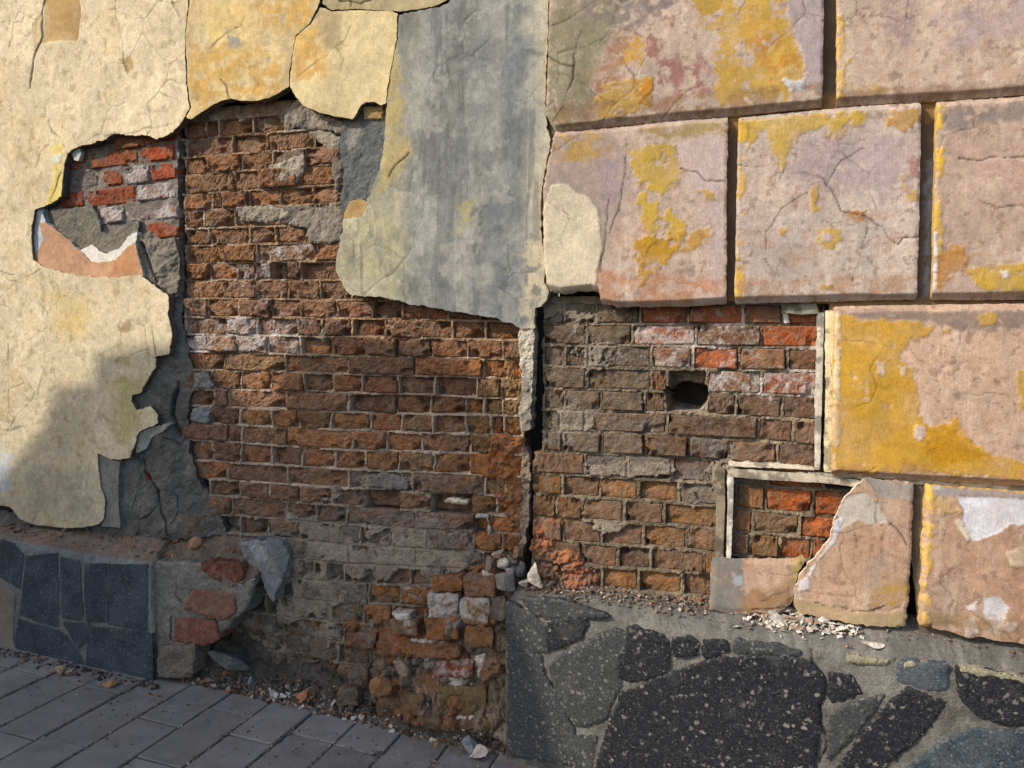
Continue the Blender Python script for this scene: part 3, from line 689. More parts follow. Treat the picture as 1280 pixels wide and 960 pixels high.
P3 = [(400, 8), (415, 13.6), (450, 12.6), (488, 14), (497, 18), (495.4, 50), (487.6, 91), (482.6, 128), (477, 132), (468, 127), (458, 128), (452, 131), (446, 141), (440, 149), (425, 147), (400, 141), (380, 132),
      (369, 120), (362.4, 108), (362.4, 92), (366.4, 66), (370.4, 46), (387.2, 31), (398, 13)]
sheet('ochre_plaster', P3, -0.060, lwall, M_PL, np.array(S(212, 194, 148)), th=0.038, relief=0.0035, edge=0.0026, seed=7, edgecol=ECOL,
      patches=[([(366, 50), (400, 25), (412, 60), (405, 90), (370, 100)], OCHRE, 0.02, 0.008, 0.38), ([(430, 20), (486, 20), (478, 110), (440, 140), (400, 130), (425, 70)], S(208, 192, 150), 0.01, 0.01),
               ([(390, 8), (425, 15), (425, 60), (405, 60)], S(176, 158, 120), 0.012, 0.01)],
      cracks=[([(445, 20), (430, 50), (400, 75), (372, 96)], 0.0012, 0.002), ([(420, 60), (430, 72), (424, 90)], 0.0014, 0.002)])
P4 = [(405, -60), (572, -60), (559, 0), (540, 8.6), (500, 14.5), (450, 11), (415, 12), (403, 4)]
sheet('ochre_plaster', P4, -0.060, lwall, M_PL, np.array(S(174, 160, 124)), th=0.038, relief=0.003, edge=0.0026, seed=9, edgecol=ECOL,
      cracks=[([(425, 0), (450, 5), (470, -5)], 0.0022, 0.006), ([(432, -20), (438, 8)], 0.002, 0.006)])
P5 = [(499, 19), (540, 11), (560, 4), (573.4, -60), (687.5, -60), (686, 0), (684, 60), (681, 130), (684, 160), (688, 172), (684, 200), (676, 240), (677, 300), (682, 330), (680, 352), (685, 362), (683, 374), (676, 382),
      (667, 384), (667, 411), (650, 412), (640, 405), (620, 398), (590, 393), (560, 388), (530, 383), (510, 380), (490, 374), (470, 370), (445, 369), (436, 368), (428, 356), (420, 340), (420, 325), (424, 305),
      (428, 290), (428, 274), (452, 270), (458, 252), (463, 240), (476, 206), (481, 170), (483, 134), (489, 92), (497, 50)]
def grey_paint(X, Z, C):
    xc = W(600, 200, -0.05)[0]; xl = W(470, 250, -0.05)[0]; xr = W(680, 250, -0.05)[0]
    st = 0.55*fbm(X*2.4, Z*0.6, 3.0, 5, 88)+0.6*fbm(X, Z, 5, 6, 86, 0.65); n = fbm(X, Z, 6, 5, 89)
    warm = np.clip(sm(xl+0.22, xl+0.00, X+0.10*st)*0.85, 0, 1)[..., None]; C = C*(1-warm)+np.array(S(188, 180, 142))*warm
    blue = (sm(-0.05, 0.55, st)*sm(xl+0.15, xc, X)*sm(xr+0.02, xr-0.12, X))[..., None]*0.85; C = C*(1-blue)+np.array(S(104, 113, 121))*blue
    dk = sm(0.15, 0.6, 0.5*fbm(X*2.2+3, Z*0.6, 3.0, 5, 97)+0.6*fbm(X, Z, 7, 6, 98, 0.66))[..., None]*sm(1.2, 1.75, Z)[..., None]*0.65; C = C*(1-dk)+np.array(S(98, 102, 98))*dk
    bt = (sm(1.95, 1.55, Z)*sm(xc-0.12, xc+0.05, X+0.05*st)*sm(xr, xr-0.2, X))[..., None]*0.45; C = C*(1-bt)+np.array(S(118, 128, 138))*bt
    rr = sm(xr-0.10, xr-0.01, X+0.05*n)[..., None]*0.6; C = C*(1-rr)+np.array(S(206, 198, 172))*rr
    k = sm(0.1, 0.5, n)[..., None]*0.22; C = C*(1-k)+np.array(S(178, 178, 162))*k
    k = sm(0.1, 0.5, fbm(X*1.5, Z, 9, 6, 95, 0.68))[..., None]*0.35; C = C*(1-k)+np.array(S(106, 110, 108))*k
    k = sm(0.02, 0.10, fbm(X*1.3, Z*0.7, 4.5, 6, 191, 0.62)-0.18)[..., None]*0.30; C = C*(1-k)+np.array(S(120, 124, 122))*k
    k = sm(0.02, 0.12, fbm(X*4.5, Z*0.35, 3.2, 5, 193, 0.6)-0.30)[..., None]*0.45; C = C*(1-k)+np.array(S(92, 98, 100))*k
    k = sm(0.02, 0.10, fbm(X*1.1, Z*0.9, 6.0, 6, 195, 0.62)-0.28)[..., None]*0.35; C = C*(1-k)+np.array(S(180, 178, 164))*k
    return C*(1+0.05*fbm(X*6, Z, 14, 3, 91)+0.12*fbm(X, Z, 34, 4, 92, 0.7))[..., None]
sheet('grey_plaster', P5, -0.056, lwall, M_PL, GREYP, th=0.040, relief=0.003, edge=0.004, seed=11, paintfn=grey_paint, edgecol=np.array(S(150, 142, 126)), rfreq=7, craze=0.25,
      yfn=lambda X, Z: 0.016*sm(1.75, 1.52, Z),
      patches=[([(484, 60), (497, 60), (505, 150), (512, 190), (490, 225), (474, 240), (478, 170)], S(184, 164, 108), 0.014, 0.014, 0.25, 0, 0.8),
               ([(560, 10), (586, 5), (588, 70), (566, 75)], S(90, 94, 92), 0.03, 0.04, 0.3, 0, 0.7), ([(660, 300), (684, 300), (684, 380), (666, 384), (666, 411), (650, 411)], S(210, 196, 164), 0.016, 0.014, 0.40, 0, 0.8),
               ([(574, 252), (592, 250), (590, 276), (570, 290)], S(176, 168, 122), 0.012, 0.01, 0.2, 0, 0.8)],
      cracks=[([(512, 192), (495, 206), (486, 220)], 0.002, 0.003)])
# grey cement coats under the paint
sheet('cement_coat', [(175, 352), (212, 362), (222, 372), (224, 400), (226, 425), (232, 452), (238, 470), (242, 480), (234, 490), (230, 505), (229, 540), (236, 580), (244, 605), (262, 630), (272, 650), (276, 672),
                      (60, 676), (-60, 672), (-60, 640), (100, 640), (110, 560), (150, 480)], -0.036, lwall, M_CE, CEM, th=0.06, relief=0.009, edge=0.010, seed=13, rfreq=12, edgecol=CEMD,
      yfn=lambda X, Z: 0.034*sm(W(204, 500, 0)[0], W(244, 500, 0)[0], X-0.35*np.clip(W(220, 560, 0)[1]-Z, 0, 1)+0.02*fbm(X, Z, 14, 3, 6)),
      patches=[([(224, 420), (238, 470), (240, 480), (214, 488), (212, 450)], S(130, 126, 118), 0.01, 0.01), ([(180, 585), (186, 592), (190, 600), (182, 602)], S(130, 60, 46), 0.004, 0.003, 0, -0.006),
               ([(225, 640), (245, 645), (250, 665), (232, 668)], S(128, 112, 92), 0.01, 0.01)],
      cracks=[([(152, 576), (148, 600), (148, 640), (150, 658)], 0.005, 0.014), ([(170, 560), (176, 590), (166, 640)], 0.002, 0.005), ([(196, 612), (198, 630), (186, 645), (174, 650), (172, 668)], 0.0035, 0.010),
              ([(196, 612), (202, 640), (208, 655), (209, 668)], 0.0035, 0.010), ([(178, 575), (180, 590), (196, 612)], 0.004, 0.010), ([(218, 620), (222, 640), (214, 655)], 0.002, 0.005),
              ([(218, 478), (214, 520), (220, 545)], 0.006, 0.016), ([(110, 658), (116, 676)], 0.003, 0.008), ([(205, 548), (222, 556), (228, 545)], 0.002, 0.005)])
sheet('cement_coat', [(121, 567), (134, 572), (150, 577), (148, 600), (147, 625), (151, 655), (150, 660), (126, 658), (132, 646), (132, 625), (126, 605), (123, 590)], -0.054, lwall, M_CE, np.array(S(150, 148, 140)), th=0.02,
      relief=0.003, edge=0.003, seed=14)
sheet('cement_coat', [(175, 541), (190, 532), (206, 530), (214, 528), (205, 538), (188, 548), (182, 562), (170, 568), (170, 550)], -0.050, lwall, M_CE, np.array(S(170, 168, 160)), th=0.03, relief=0.006, edge=0.004, seed=15)
sheet('cement_coat', [(430, 150), (444, 148), (452, 133), (470, 128), (492, 120), (494, 190), (480, 240), (460, 262), (436, 270), (424, 262), (430, 215), (424, 180)], -0.026, lwall, M_CE, np.array(S(112, 116, 116)), th=0.05,
      relief=0.006, edge=0.006, seed=17, rfreq=16, patches=[([(454, 134), (480, 132), (479, 150), (456, 150)], S(176, 148, 96), 0.005, 0.003, 0, 0.01), ([(430, 160), (448, 150), (450, 165), (436, 195)], S(150, 146, 138), 0.01, 0.005)])
sheet('plaster_flake', [(428, 274), (437, 252), (452, 248), (460, 256), (458, 268), (448, 273)], -0.040, lwall, M_PL, np.array(S(176, 144, 98)), th=0.04, relief=0.003, edge=0.004, seed=18)
for pl, Y, c, sd_ in (([(385, 165), (400, 160), (428, 172), (426, 182), (408, 186), (396, 176)], -0.012, S(168, 158, 140), 1), ([(355, 140), (372, 122), (398, 140), (430, 152), (432, 168), (400, 162), (362, 160), (352, 152)], -0.016, S(150, 140, 126), 2),
                      ([(323, 216), (340, 205), (378, 192), (380, 214), (370, 228), (345, 226), (326, 230)], -0.016, S(176, 164, 148), 3), ([(296, 258), (340, 256), (362, 262), (366, 272), (330, 278), (300, 276)], -0.010, S(160, 150, 134), 4),
                      ([(372, 262), (405, 258), (428, 262), (430, 302), (386, 304), (382, 284), (360, 280)], -0.012, S(150, 142, 130), 5), ([(242, 466), (256, 465), (267, 482), (258, 488), (240, 486)], -0.012, S(150, 146, 140), 6),
                      ([(236, 527), (240, 512), (248, 508), (262, 510), (262, 528)], -0.010, S(142, 146, 146), 7), ([(416, 180), (430, 180), (430, 210), (420, 240), (414, 210)], -0.004, S(130, 124, 112), 8),
                      ([(548, 625), (568, 622), (586, 626), (584, 630), (562, 631)], -0.014, S(216, 204, 180), 9), ([(450, 596), (480, 590), (512, 600), (510, 612), (456, 610)], -0.002, S(140, 136, 130), 10),
                      ([(590, 645), (596, 642), (610, 643), (613, 668), (609, 667), (608, 648), (594, 648)], -0.006, S(190, 184, 172), 12)):
    sheet('mortar_patch', pl, Y, lwall, M_CE, np.array(c), th=0.04, relief=0.007, edge=0.006, seed=500+sd_, rfreq=26, lip=0.008)
# fragments left in the niche
sheet('plaster_flake', [(49, 279), (58, 279), (74, 290), (89, 303), (103, 316), (113, 327), (124, 328), (144, 325), (157, 310), (169, 303), (174, 325), (180, 348), (139, 352), (85, 347), (44, 338), (38, 325), (46, 312), (54, 299)], -0.050,
      lwall, M_PL, np.array(S(200, 156, 122)), th=0.03, relief=0.003, edge=0.003, seed=21, edgecol=np.array(S(190, 190, 186)), patches=[([(140, 325), (165, 308), (172, 340), (140, 346)], S(196, 142, 96), 0.01, 0.01)])
sheet('lime_coat', [(100, 312), (115, 306), (130, 318), (150, 310), (160, 296), (172, 290), (170, 304), (158, 312), (145, 327), (124, 331), (112, 329)], -0.044, lwall, M_PL, WHITE, th=0.03, relief=0.002, edge=0.004, seed=22)
sheet('lime_coat', [(38, 262), (52, 258), (56, 275), (56, 300), (44, 324), (38, 322), (36, 290)], -0.042, lwall, M_PL, np.array(S(196, 202, 206)), th=0.03, relief=0.003, edge=0.003, seed=23)
sheet('cement_coat', [(64, 262), (87, 261), (113, 256), (124, 272), (126, 290), (142, 294), (159, 279), (172, 276), (173, 292), (152, 310), (135, 317), (113, 314), (89, 306), (74, 293)], -0.036, lwall, M_CE, np.array(S(132, 128, 114)), th=0.03,
      relief=0.006, edge=0.004, seed=24, rfreq=14, cracks=[([(122, 268), (126, 282), (140, 294)], 0.003, 0.01)])
sheet('cement_coat', [(168, 300), (186, 288), (200, 300), (218, 296), (224, 330), (222, 366), (211, 369), (192, 357), (178, 344), (176, 322)], -0.030, lwall, M_CE, np.array(S(140, 134, 120)), th=0.04, relief=0.010, edge=0.005, seed=25, rfreq=18,
      cracks=[([(178, 304), (186, 330), (196, 352)], 0.006, 0.016)])
sheet('plaster_flake', [(88, 190), (99, 184), (102, 192), (98, 202), (92, 199)], -0.048, lwall, M_PL, np.array(S(196, 196, 188)), th=0.02, relief=0.002, edge=0.003, seed=26)
# the pale mortar strip left standing at the end of the wall, over the dark open joint
sheet('mortar_strip', [(650, 410), (667, 410), (667, 450), (665, 500), (663, 538), (652, 540), (649, 510), (652, 470), (648, 440)], -0.034, lwall, M_CE, np.array(S(206, 196, 178)), th=0.06, relief=0.010, edge=0.005, seed=27, rfreq=22,
      patches=[([(648, 470), (668, 460), (668, 540), (648, 540)], S(148, 142, 130), 0.01, 0.01, 0.35)])
sheet('mortar_strip', [(652, 560), (660, 556), (662, 600), (660, 650), (655, 690), (650, 700), (651, 640)], -0.006, lwall, M_CE, np.array(S(150, 134, 116)), th=0.05, relief=0.012, edge=0.006, seed=28, rfreq=26)

# ------------------------------------------------------------------ rusticated stucco of the right wall
GROOVE = np.array(S(100, 90, 80))
sheet('groove_bed', [(682, -60), (1570, -60), (1570, 840), (1150, 792), (1130, 620), (1100, 600), (1044, 592), (1036, 380), (752, 372), (742, 352), (690, 356)], -0.040, rwall, M_PL, GROOVE, res=0.007, th=0.03, relief=0.002, edge=0.002, seed=41,
      patches=[([(682, 140), (1570, 90), (1570, 125), (700, 175)], S(140, 112, 72), 0.01, 0.01), ([(742, 374), (1570, 366), (1570, 396), (742, 388)], S(126, 104, 72), 0.01, 0.01), ([(1160, 200), (1168, 200), (1164, 370), (1154, 370)], S(128, 142, 160), 0.01, 0.01, 0.3)])
def chamfer(d, X, Z): return 0.014*np.clip(1-d/0.012, 0, 1)
def pink_paint(X, Z, C):
    n = fbm(X, Z, 3.4, 5, 170)[..., None]; C = C*(1+0.06*n)
    k = sm(0.05, 0.55, fbm(X, Z*0.8, 6, 6, 171, 0.62))[..., None]*0.30; C = C*(1-k)+np.array(S(178, 150, 132))*k
    k = sm(0.15, 0.6, fbm(X*2.5, Z*0.5, 9, 5, 175, 0.62))[..., None]*0.25; C = C*(1-k)+np.array(S(222, 204, 186))*k
    k = sm(0.34, 0.62, fbm(X, Z, 24, 5, 177, 0.65))[..., None]*0.40; C = C*(1-k)+np.array(S(168, 130, 104))*k
    k = sm(0.1, 0.7, fbm(X*1.2, Z*0.8, 4.2, 6, 181, 0.66))[..., None]*0.38; C = C*(1-k)+np.array(S(158, 142, 132))*k
    k = sm(0.42, 0.6, fbm(X, Z, 40, 4, 183, 0.7))[..., None]*0.5; C = C*(1-k)+np.array(S(120, 96, 80))*k
    return C
MAUV = np.array(S(176, 154, 148)); OLV = np.array(S(150, 142, 108)); RUST = np.array(S(186, 122, 64))
def block(poly, seed, base, patches=(), cracks=(), **k):
    gv = k.pop('gv', 5.4); cy = (max(p[1] for p in poly)+min(p[1] for p in poly))/2; poly = [(x, y+(gv if y > cy else -gv)) for x, y in poly]
    base = np.asarray(base)*np.array([0.78, 0.82, 0.86]); patches = [(p[0], np.asarray(p[1])*np.array([0.80, 0.82, 0.96]))+tuple(p[2:4])+((p[4]+(0.07 if p[1][2] < 0.3*p[1][0] else 0.0),)+tuple(p[5:]) if len(p) > 4 else ()) for p in patches]
    q_ = WP(poly, -0.08); zh, zl = q_[:, 1].max(), q_[:, 1].min()
    tp = q_[q_[:, 1] > zh-0.2*(zh-zl)]; bt = q_[q_[:, 1] < zl+0.2*(zh-zl)]; tp = tp[np.argsort(tp[:, 0])]; bt = bt[np.argsort(bt[:, 0])]
    def bevel(d, X, Z):              # long bevels above and below meet the next row in a V; the uprights are cut square
        zt = np.interp(X, tp[:, 0], tp[:, 1]); zb = np.interp(X, bt[:, 0], bt[:, 1]); w = 0.020+0.003*fbm(X, Z, 5, 3, seed)
        return 0.026*np.clip(1-np.minimum(zt-Z, (Z-zb)*0.9)/w, 0, 1.2)+0.004*np.clip(1-d/0.007, 0, 1)
    k.setdefault('prof', bevel); k.setdefault('edgecol', np.array(S(206, 170, 96)))  # yellow edge colour stands for the sunlit side of the grooves
    return sheet('stucco_block', poly, -0.080, rwall, M_PL, base, th=0.043, relief=0.0026, edge=k.pop('edge', 0.0016), seed=seed, patches=patches, cracks=cracks, paintfn=pink_paint, rfreq=7, undercut=0.002, craze=0.4, **k)
def lit_edge(x0, y0, x1, y1, w): return [(x0, y0), (x0+w, y0), (x1+w, y1), (x1, y1)]  # yellow strip down a left upright: sunlight put into the colour
b = block([(688, -60), (1031, -60), (1028, 126), (960, 133), (850, 143), (760, 151), (693, 158), (682, 140), (685, 60)], 51, PINK,
      patches=[([(686, -60), (790, -60), (775, 30), (745, 80), (735, 150), (684, 160)], OLV, 0.03, 0.03, 0.2), ([(700, -60), (870, -60), (850, 10), (780, 40), (720, 20)], S(142, 128, 116), 0.04, 0.04, 0.42),
               ([(735, 90), (775, 40), (800, 60), (760, 120), (745, 150)], S(168, 128, 92), 0.02, 0.02, 0.4),
               ([(752, 104), (780, 100), (815, 98), (816, 132), (790, 142), (745, 150), (742, 125)], YEL, 0.008, 0.002, 0.18), ([(786, 98), (816, 98), (816, 130), (800, 134)], S(206, 138, 40), 0.010, 0.003, 0.45),
               ([(860, -60), (990, -60), (985, 20), (1004, 70), (1006, 100), (985, 122), (900, 130), (893, 90), (905, 40), (870, 30)], S(206, 166, 74), 0.020, 0.004, 0.30), ([(940, 25), (1000, 70), (1000, 100), (950, 90)], S(196, 142, 58), 0.02, 0.02, 0.45),
               ([(985, -60), (1030, -60), (1028, 120), (1006, 100), (1002, 60), (985, 20)], S(186, 168, 160), 0.006, 0.003, 0.1),
               ([(830, 80), (875, 70), (880, 120), (850, 140), (820, 130)], S(168, 122, 108), 0.03, 0.02, 0.5), ([(980, 100), (1006, 98), (1004, 112), (984, 116)], S(208, 210, 206), 0.008, 0.003, 0.2),
               ([(780, 50), (800, 45), (800, 80), (780, 78)], S(206, 160, 80), 0.02, 0.004, 0.55), ([(810, 45), (825, 45), (822, 70), (812, 70)], S(150, 104, 84), 0.014, 0.006, 0.35),
               ([(690, 130), (860, 118), (1028, 104), (1028, 130), (690, 160)], S(150, 118, 76), 0.008, 0.010, 0.42, 0, 0.7)],  # brown bottom band, as on the blocks below: bevel shade put into the colour
      cracks=[([(728, 40), (718, 60), (716, 100), (700, 140), (690, 155)], 0.0018, 0.004), ([(685, 70), (700, 80), (716, 82)], 0.0015, 0.003)])
block([(1046, -60), (1570, -60), (1570, 99), (1280, 111), (1160, 119), (1046, 125)], 52, np.array(S(206, 180, 160)),
      patches=[(lit_edge(1046, -60, 1046, 125, 10), S(226, 184, 92), 0.007, 0.003, 0.40), ([(1056, 70), (1066, 72), (1064, 84), (1056, 82)], YEL, 0.006, 0.003), ([(1060, 100), (1110, 112), (1100, 118), (1056, 122)], S(206, 168, 90), 0.012, 0.006, 0.4),
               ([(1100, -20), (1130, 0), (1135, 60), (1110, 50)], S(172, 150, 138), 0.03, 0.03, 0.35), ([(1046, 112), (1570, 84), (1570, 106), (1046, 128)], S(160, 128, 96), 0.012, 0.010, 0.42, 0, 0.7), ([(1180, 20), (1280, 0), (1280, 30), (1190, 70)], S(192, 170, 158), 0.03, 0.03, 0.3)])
block([(692, 168), (760, 163), (850, 153), (909, 149), (908, 374), (850, 378), (770, 378), (750, 374), (748, 361), (740, 357), (720, 359), (700, 362), (685, 358), (681, 330), (679, 300), (679, 240), (687, 195)], 53, PINK, edge=0.003,
      patches=[([(686, 165), (760, 165), (790, 180), (785, 250), (750, 330), (745, 360), (680, 360), (680, 230)], S(176, 156, 136), 0.02, 0.02), ([(690, 168), (760, 164), (765, 190), (720, 200), (700, 190)], S(196, 158, 84), 0.02, 0.010, 0.35),
               ([(690, 232), (700, 230), (712, 230), (720, 240), (738, 245), (748, 265), (750, 290), (753, 310), (746, 340), (744, 362), (684, 364), (680, 330), (680, 260)], S(232, 216, 176), 0.004, 0.002, 0, 0.003),
               ([(784, 185), (800, 180), (850, 175), (850, 215), (830, 250), (858, 280), (850, 300), (820, 290), (805, 330), (800, 350), (806, 300), (795, 240)], S(204, 168, 70), 0.016, 0.003, 0.36),
               ([(795, 300), (870, 285), (890, 280), (888, 300), (840, 320), (800, 360)], S(198, 150, 50), 0.012, 0.003, 0.34), ([(850, 180), (906, 165), (906, 372), (880, 372), (890, 300), (870, 240)], S(206, 184, 168), 0.02, 0.02),
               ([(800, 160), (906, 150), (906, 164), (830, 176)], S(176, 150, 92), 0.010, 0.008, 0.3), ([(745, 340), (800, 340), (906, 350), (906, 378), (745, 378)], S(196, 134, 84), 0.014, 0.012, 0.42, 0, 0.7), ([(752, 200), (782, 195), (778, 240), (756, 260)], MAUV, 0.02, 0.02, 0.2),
               ([(880, 240), (893, 240), (892, 250), (882, 250)], YEL, 0.008, 0.002, 0.3)],
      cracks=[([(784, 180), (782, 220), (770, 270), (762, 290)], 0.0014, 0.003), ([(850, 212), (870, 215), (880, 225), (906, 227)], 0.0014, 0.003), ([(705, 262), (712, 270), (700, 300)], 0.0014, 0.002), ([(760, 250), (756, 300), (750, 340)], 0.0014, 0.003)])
block([(923, 150), (1000, 142), (1080, 135), (1152, 131), (1150, 250), (1146, 369), (1050, 371), (918, 374)], 54, np.array(S(204, 184, 170)),
      patches=[(lit_edge(923, 148, 918, 374, 11), S(226, 178, 68), 0.007, 0.003, 0.40), ([(925, 150), (1000, 143), (1040, 140), (1084, 140), (1080, 155), (1045, 172), (1030, 158), (1000, 165), (990, 185), (978, 215), (970, 190), (955, 165), (935, 185)], S(206, 170, 74), 0.010, 0.003, 0.16),
               ([(1102, 140), (1148, 134), (1150, 150), (1130, 166), (1108, 160)], S(196, 146, 44), 0.008, 0.002, 0.22), ([(1128, 190), (1150, 195), (1148, 222), (1134, 210)], S(168, 122, 96), 0.01, 0.004, 0.3), ([(1118, 222), (1148, 215), (1148, 252), (1136, 250)], S(206, 168, 74), 0.008, 0.003, 0.3),
               ([(1014, 236), (1022, 232), (1020, 255), (1027, 262), (1014, 268)], S(204, 162, 66), 0.004, 0.002, 0.15), ([(1019, 286), (1052, 284), (1056, 300), (1040, 312), (1020, 308)], S(210, 168, 62), 0.006, 0.002, 0.25), ([(1028, 292), (1040, 292), (1040, 302), (1028, 302)], S(198, 180, 170), 0.003, 0.002),
               ([(1060, 265), (1085, 262), (1080, 276), (1064, 276)], S(186, 128, 62), 0.006, 0.002, 0.25), ([(972, 284), (995, 286), (990, 296), (974, 294)], S(206, 166, 80), 0.006, 0.002, 0.35), ([(1022, 355), (1040, 355), (1040, 362), (1024, 364)], YEL, 0.006, 0.002, 0.2),
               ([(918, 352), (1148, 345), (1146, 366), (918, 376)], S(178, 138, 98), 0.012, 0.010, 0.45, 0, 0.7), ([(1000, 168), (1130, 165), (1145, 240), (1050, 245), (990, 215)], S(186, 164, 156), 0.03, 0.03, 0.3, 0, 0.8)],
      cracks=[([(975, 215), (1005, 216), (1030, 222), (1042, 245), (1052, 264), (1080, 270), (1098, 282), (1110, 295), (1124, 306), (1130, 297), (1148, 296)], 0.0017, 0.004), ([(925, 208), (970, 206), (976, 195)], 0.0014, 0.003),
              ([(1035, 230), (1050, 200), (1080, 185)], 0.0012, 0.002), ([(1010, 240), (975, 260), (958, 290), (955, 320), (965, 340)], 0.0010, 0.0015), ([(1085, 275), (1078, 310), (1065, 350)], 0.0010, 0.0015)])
block([(1172, 130), (1280, 122), (1570, 110), (1570, 360), (1280, 369), (1166, 369), (1168, 250)], 55, np.array(S(204, 176, 156)),
      patches=[(lit_edge(1171, 130, 1166, 363, 9), S(228, 184, 70), 0.007, 0.003, 0.40), ([(1160, 290), (1172, 290), (1170, 363), (1160, 363)], S(220, 222, 224), 0.004, 0.003, 0.3), ([(1175, 132), (1570, 115), (1570, 140), (1280, 150), (1210, 160), (1180, 165)], S(150, 134, 118), 0.014, 0.012, 0.32),
               ([(1170, 320), (1200, 308), (1205, 330), (1190, 350), (1175, 362)], S(198, 138, 54), 0.010, 0.003, 0.25), ([(1206, 335), (1240, 330), (1290, 332), (1570, 330), (1570, 362), (1220, 363)], S(202, 164, 62), 0.008, 0.003, 0.18), ([(1252, 340), (1260, 340), (1260, 348), (1252, 348)], WHITE, 0.004, 0.002),
               ([(1190, 305), (1230, 305), (1225, 320), (1190, 318)], S(196, 146, 70), 0.010, 0.003, 0.42), ([(1200, 180), (1570, 170), (1570, 240), (1220, 250)], S(196, 164, 142), 0.03, 0.03, 0.3, 0, 0.7)],
      cracks=[([(1200, 198), (1226, 202), (1240, 198), (1290, 198)], 0.0017, 0.004), ([(1222, 250), (1250, 258), (1280, 257)], 0.0015, 0.003)])
block([(1043, 388), (1280, 384), (1570, 384), (1570, 612), (1280, 604), (1160, 597), (1040, 590), (1041, 480)], 56, np.array(S(210, 176, 150)),
      patches=[([(1044, 390), (1570, 384), (1570, 412), (1200, 412), (1140, 400), (1050, 398)], S(150, 130, 112), 0.008, 0.008, 0.22, 0, 0.9),
               ([(1040, 394), (1080, 398), (1150, 402), (1168, 412), (1166, 420), (1140, 425), (1126, 445), (1142, 470), (1150, 498), (1146, 520), (1160, 535), (1195, 525), (1215, 555), (1250, 570), (1300, 580), (1570, 590), (1570, 606), (1280, 600), (1160, 592), (1040, 590)], S(212, 164, 56), 0.008, 0.002, 0.06),
               ([(1150, 530), (1195, 525), (1215, 555), (1240, 572), (1160, 588)], S(200, 146, 28), 0.012, 0.008, 0.25), ([(1145, 530), (1160, 535), (1152, 552), (1142, 548)], S(216, 190, 166), 0.006, 0.002, 0.3), ([(1180, 408), (1192, 410), (1186, 417), (1178, 416)], YEL, 0.004, 0.002), ([(1222, 394), (1246, 390), (1242, 408), (1224, 408)], YEL, 0.006, 0.002, 0.2),
               ([(1272, 465), (1290, 460), (1570, 470), (1570, 530), (1276, 510)], YEL, 0.006, 0.003), ([(1095, 452), (1106, 452), (1104, 468), (1096, 466)], S(220, 198, 168), 0.006, 0.002, 0.3), ([(1124, 456), (1134, 460), (1130, 468)], S(220, 198, 168), 0.005, 0.002, 0.25),
               (lit_edge(1043, 388, 1040, 590, 7), S(234, 208, 160), 0.007, 0.003, 0.40), ([(1040, 580), (1570, 594), (1570, 612), (1040, 594)], S(190, 140, 96), 0.010, 0.008, 0.42, 0, 0.7)],
      cracks=[([(1060, 592), (1080, 590), (1095, 586)], 0.0016, 0.004)])
block([(1144, 604), (1140, 700), (1134, 786), (1080, 783), (1040, 777), (1000, 769), (991, 756), (995, 737), (1000, 722), (1010, 708), (1022, 695), (1038, 674), (1046, 645), (1056, 625), (1070, 610), (1084, 597), (1100, 600)], 57, np.array(S(200, 164, 136)), edge=0.0045, edgecol=np.array(S(216, 210, 198)), gv=0, prof=lambda d, X, Z: 0.014+0.012*sm(W(1100, 700, -.08)[0], W(1010, 700, -.08)[0], X)+0.006*np.clip(1-d/0.008, 0, 1)*(X > W(1125, 700, -.08)[0]),
      patches=[([(1080, 596), (1143, 606), (1143, 624), (1098, 622)], S(166, 158, 142), 0.006, 0.004, 0.15), ([(1046, 640), (1058, 622), (1082, 616), (1096, 630), (1109, 652), (1096, 656), (1070, 652), (1052, 662)], S(200, 190, 168), 0.004, 0.002, 0, -0.003),
               ([(1010, 720), (1040, 675), (1046, 650), (1054, 650), (1046, 680), (1022, 705), (1014, 725)], WHITE, 0.004, 0.002, 0.1), ([(998, 730), (1012, 722), (1012, 740), (1000, 742)], S(220, 214, 204), 0.004, 0.002),
               ([(1086, 735), (1136, 735), (1136, 760), (1090, 760)], S(190, 152, 84), 0.02, 0.02, 0.35), ([(988, 748), (1010, 754), (1050, 762), (1080, 767), (1134, 766), (1132, 790), (988, 776)], S(188, 164, 118), 0.004, 0.003, 0, 0.004)],
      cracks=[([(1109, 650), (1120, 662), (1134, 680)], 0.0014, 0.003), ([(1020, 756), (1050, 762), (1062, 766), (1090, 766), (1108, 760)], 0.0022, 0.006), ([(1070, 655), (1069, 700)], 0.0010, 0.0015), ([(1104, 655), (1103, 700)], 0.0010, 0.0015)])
block([(888, 700), (930, 702), (995, 702), (1002, 696), (1008, 704), (999, 718), (994, 736), (990, 757), (975, 770), (920, 772), (885, 766)], 58, np.array(S(204, 168, 138)), edge=0.003, edgecol=S(170, 150, 120), gv=0, prof=lambda d, X, Z: 0.034+0.006*np.clip(1-d/0.02, 0, 1),
      patches=[([(884, 696), (930, 698), (926, 740), (940, 762), (920, 772), (884, 770)], S(132, 130, 118), 0.008, 0.006), ([(915, 720), (928, 722), (930, 738), (918, 738)], S(186, 190, 186), 0.005, 0.003), ([(925, 748), (985, 735), (990, 756), (960, 768), (925, 768)], S(170, 134, 92), 0.01, 0.008, 0.2),
               ([(990, 690), (1008, 690), (1004, 740), (992, 740)], S(202, 172, 104), 0.006, 0.004)],
      cracks=[([(950, 756), (970, 748), (985, 744)], 0.0022, 0.005), ([(940, 766), (985, 764), (992, 750)], 0.0022, 0.005)])
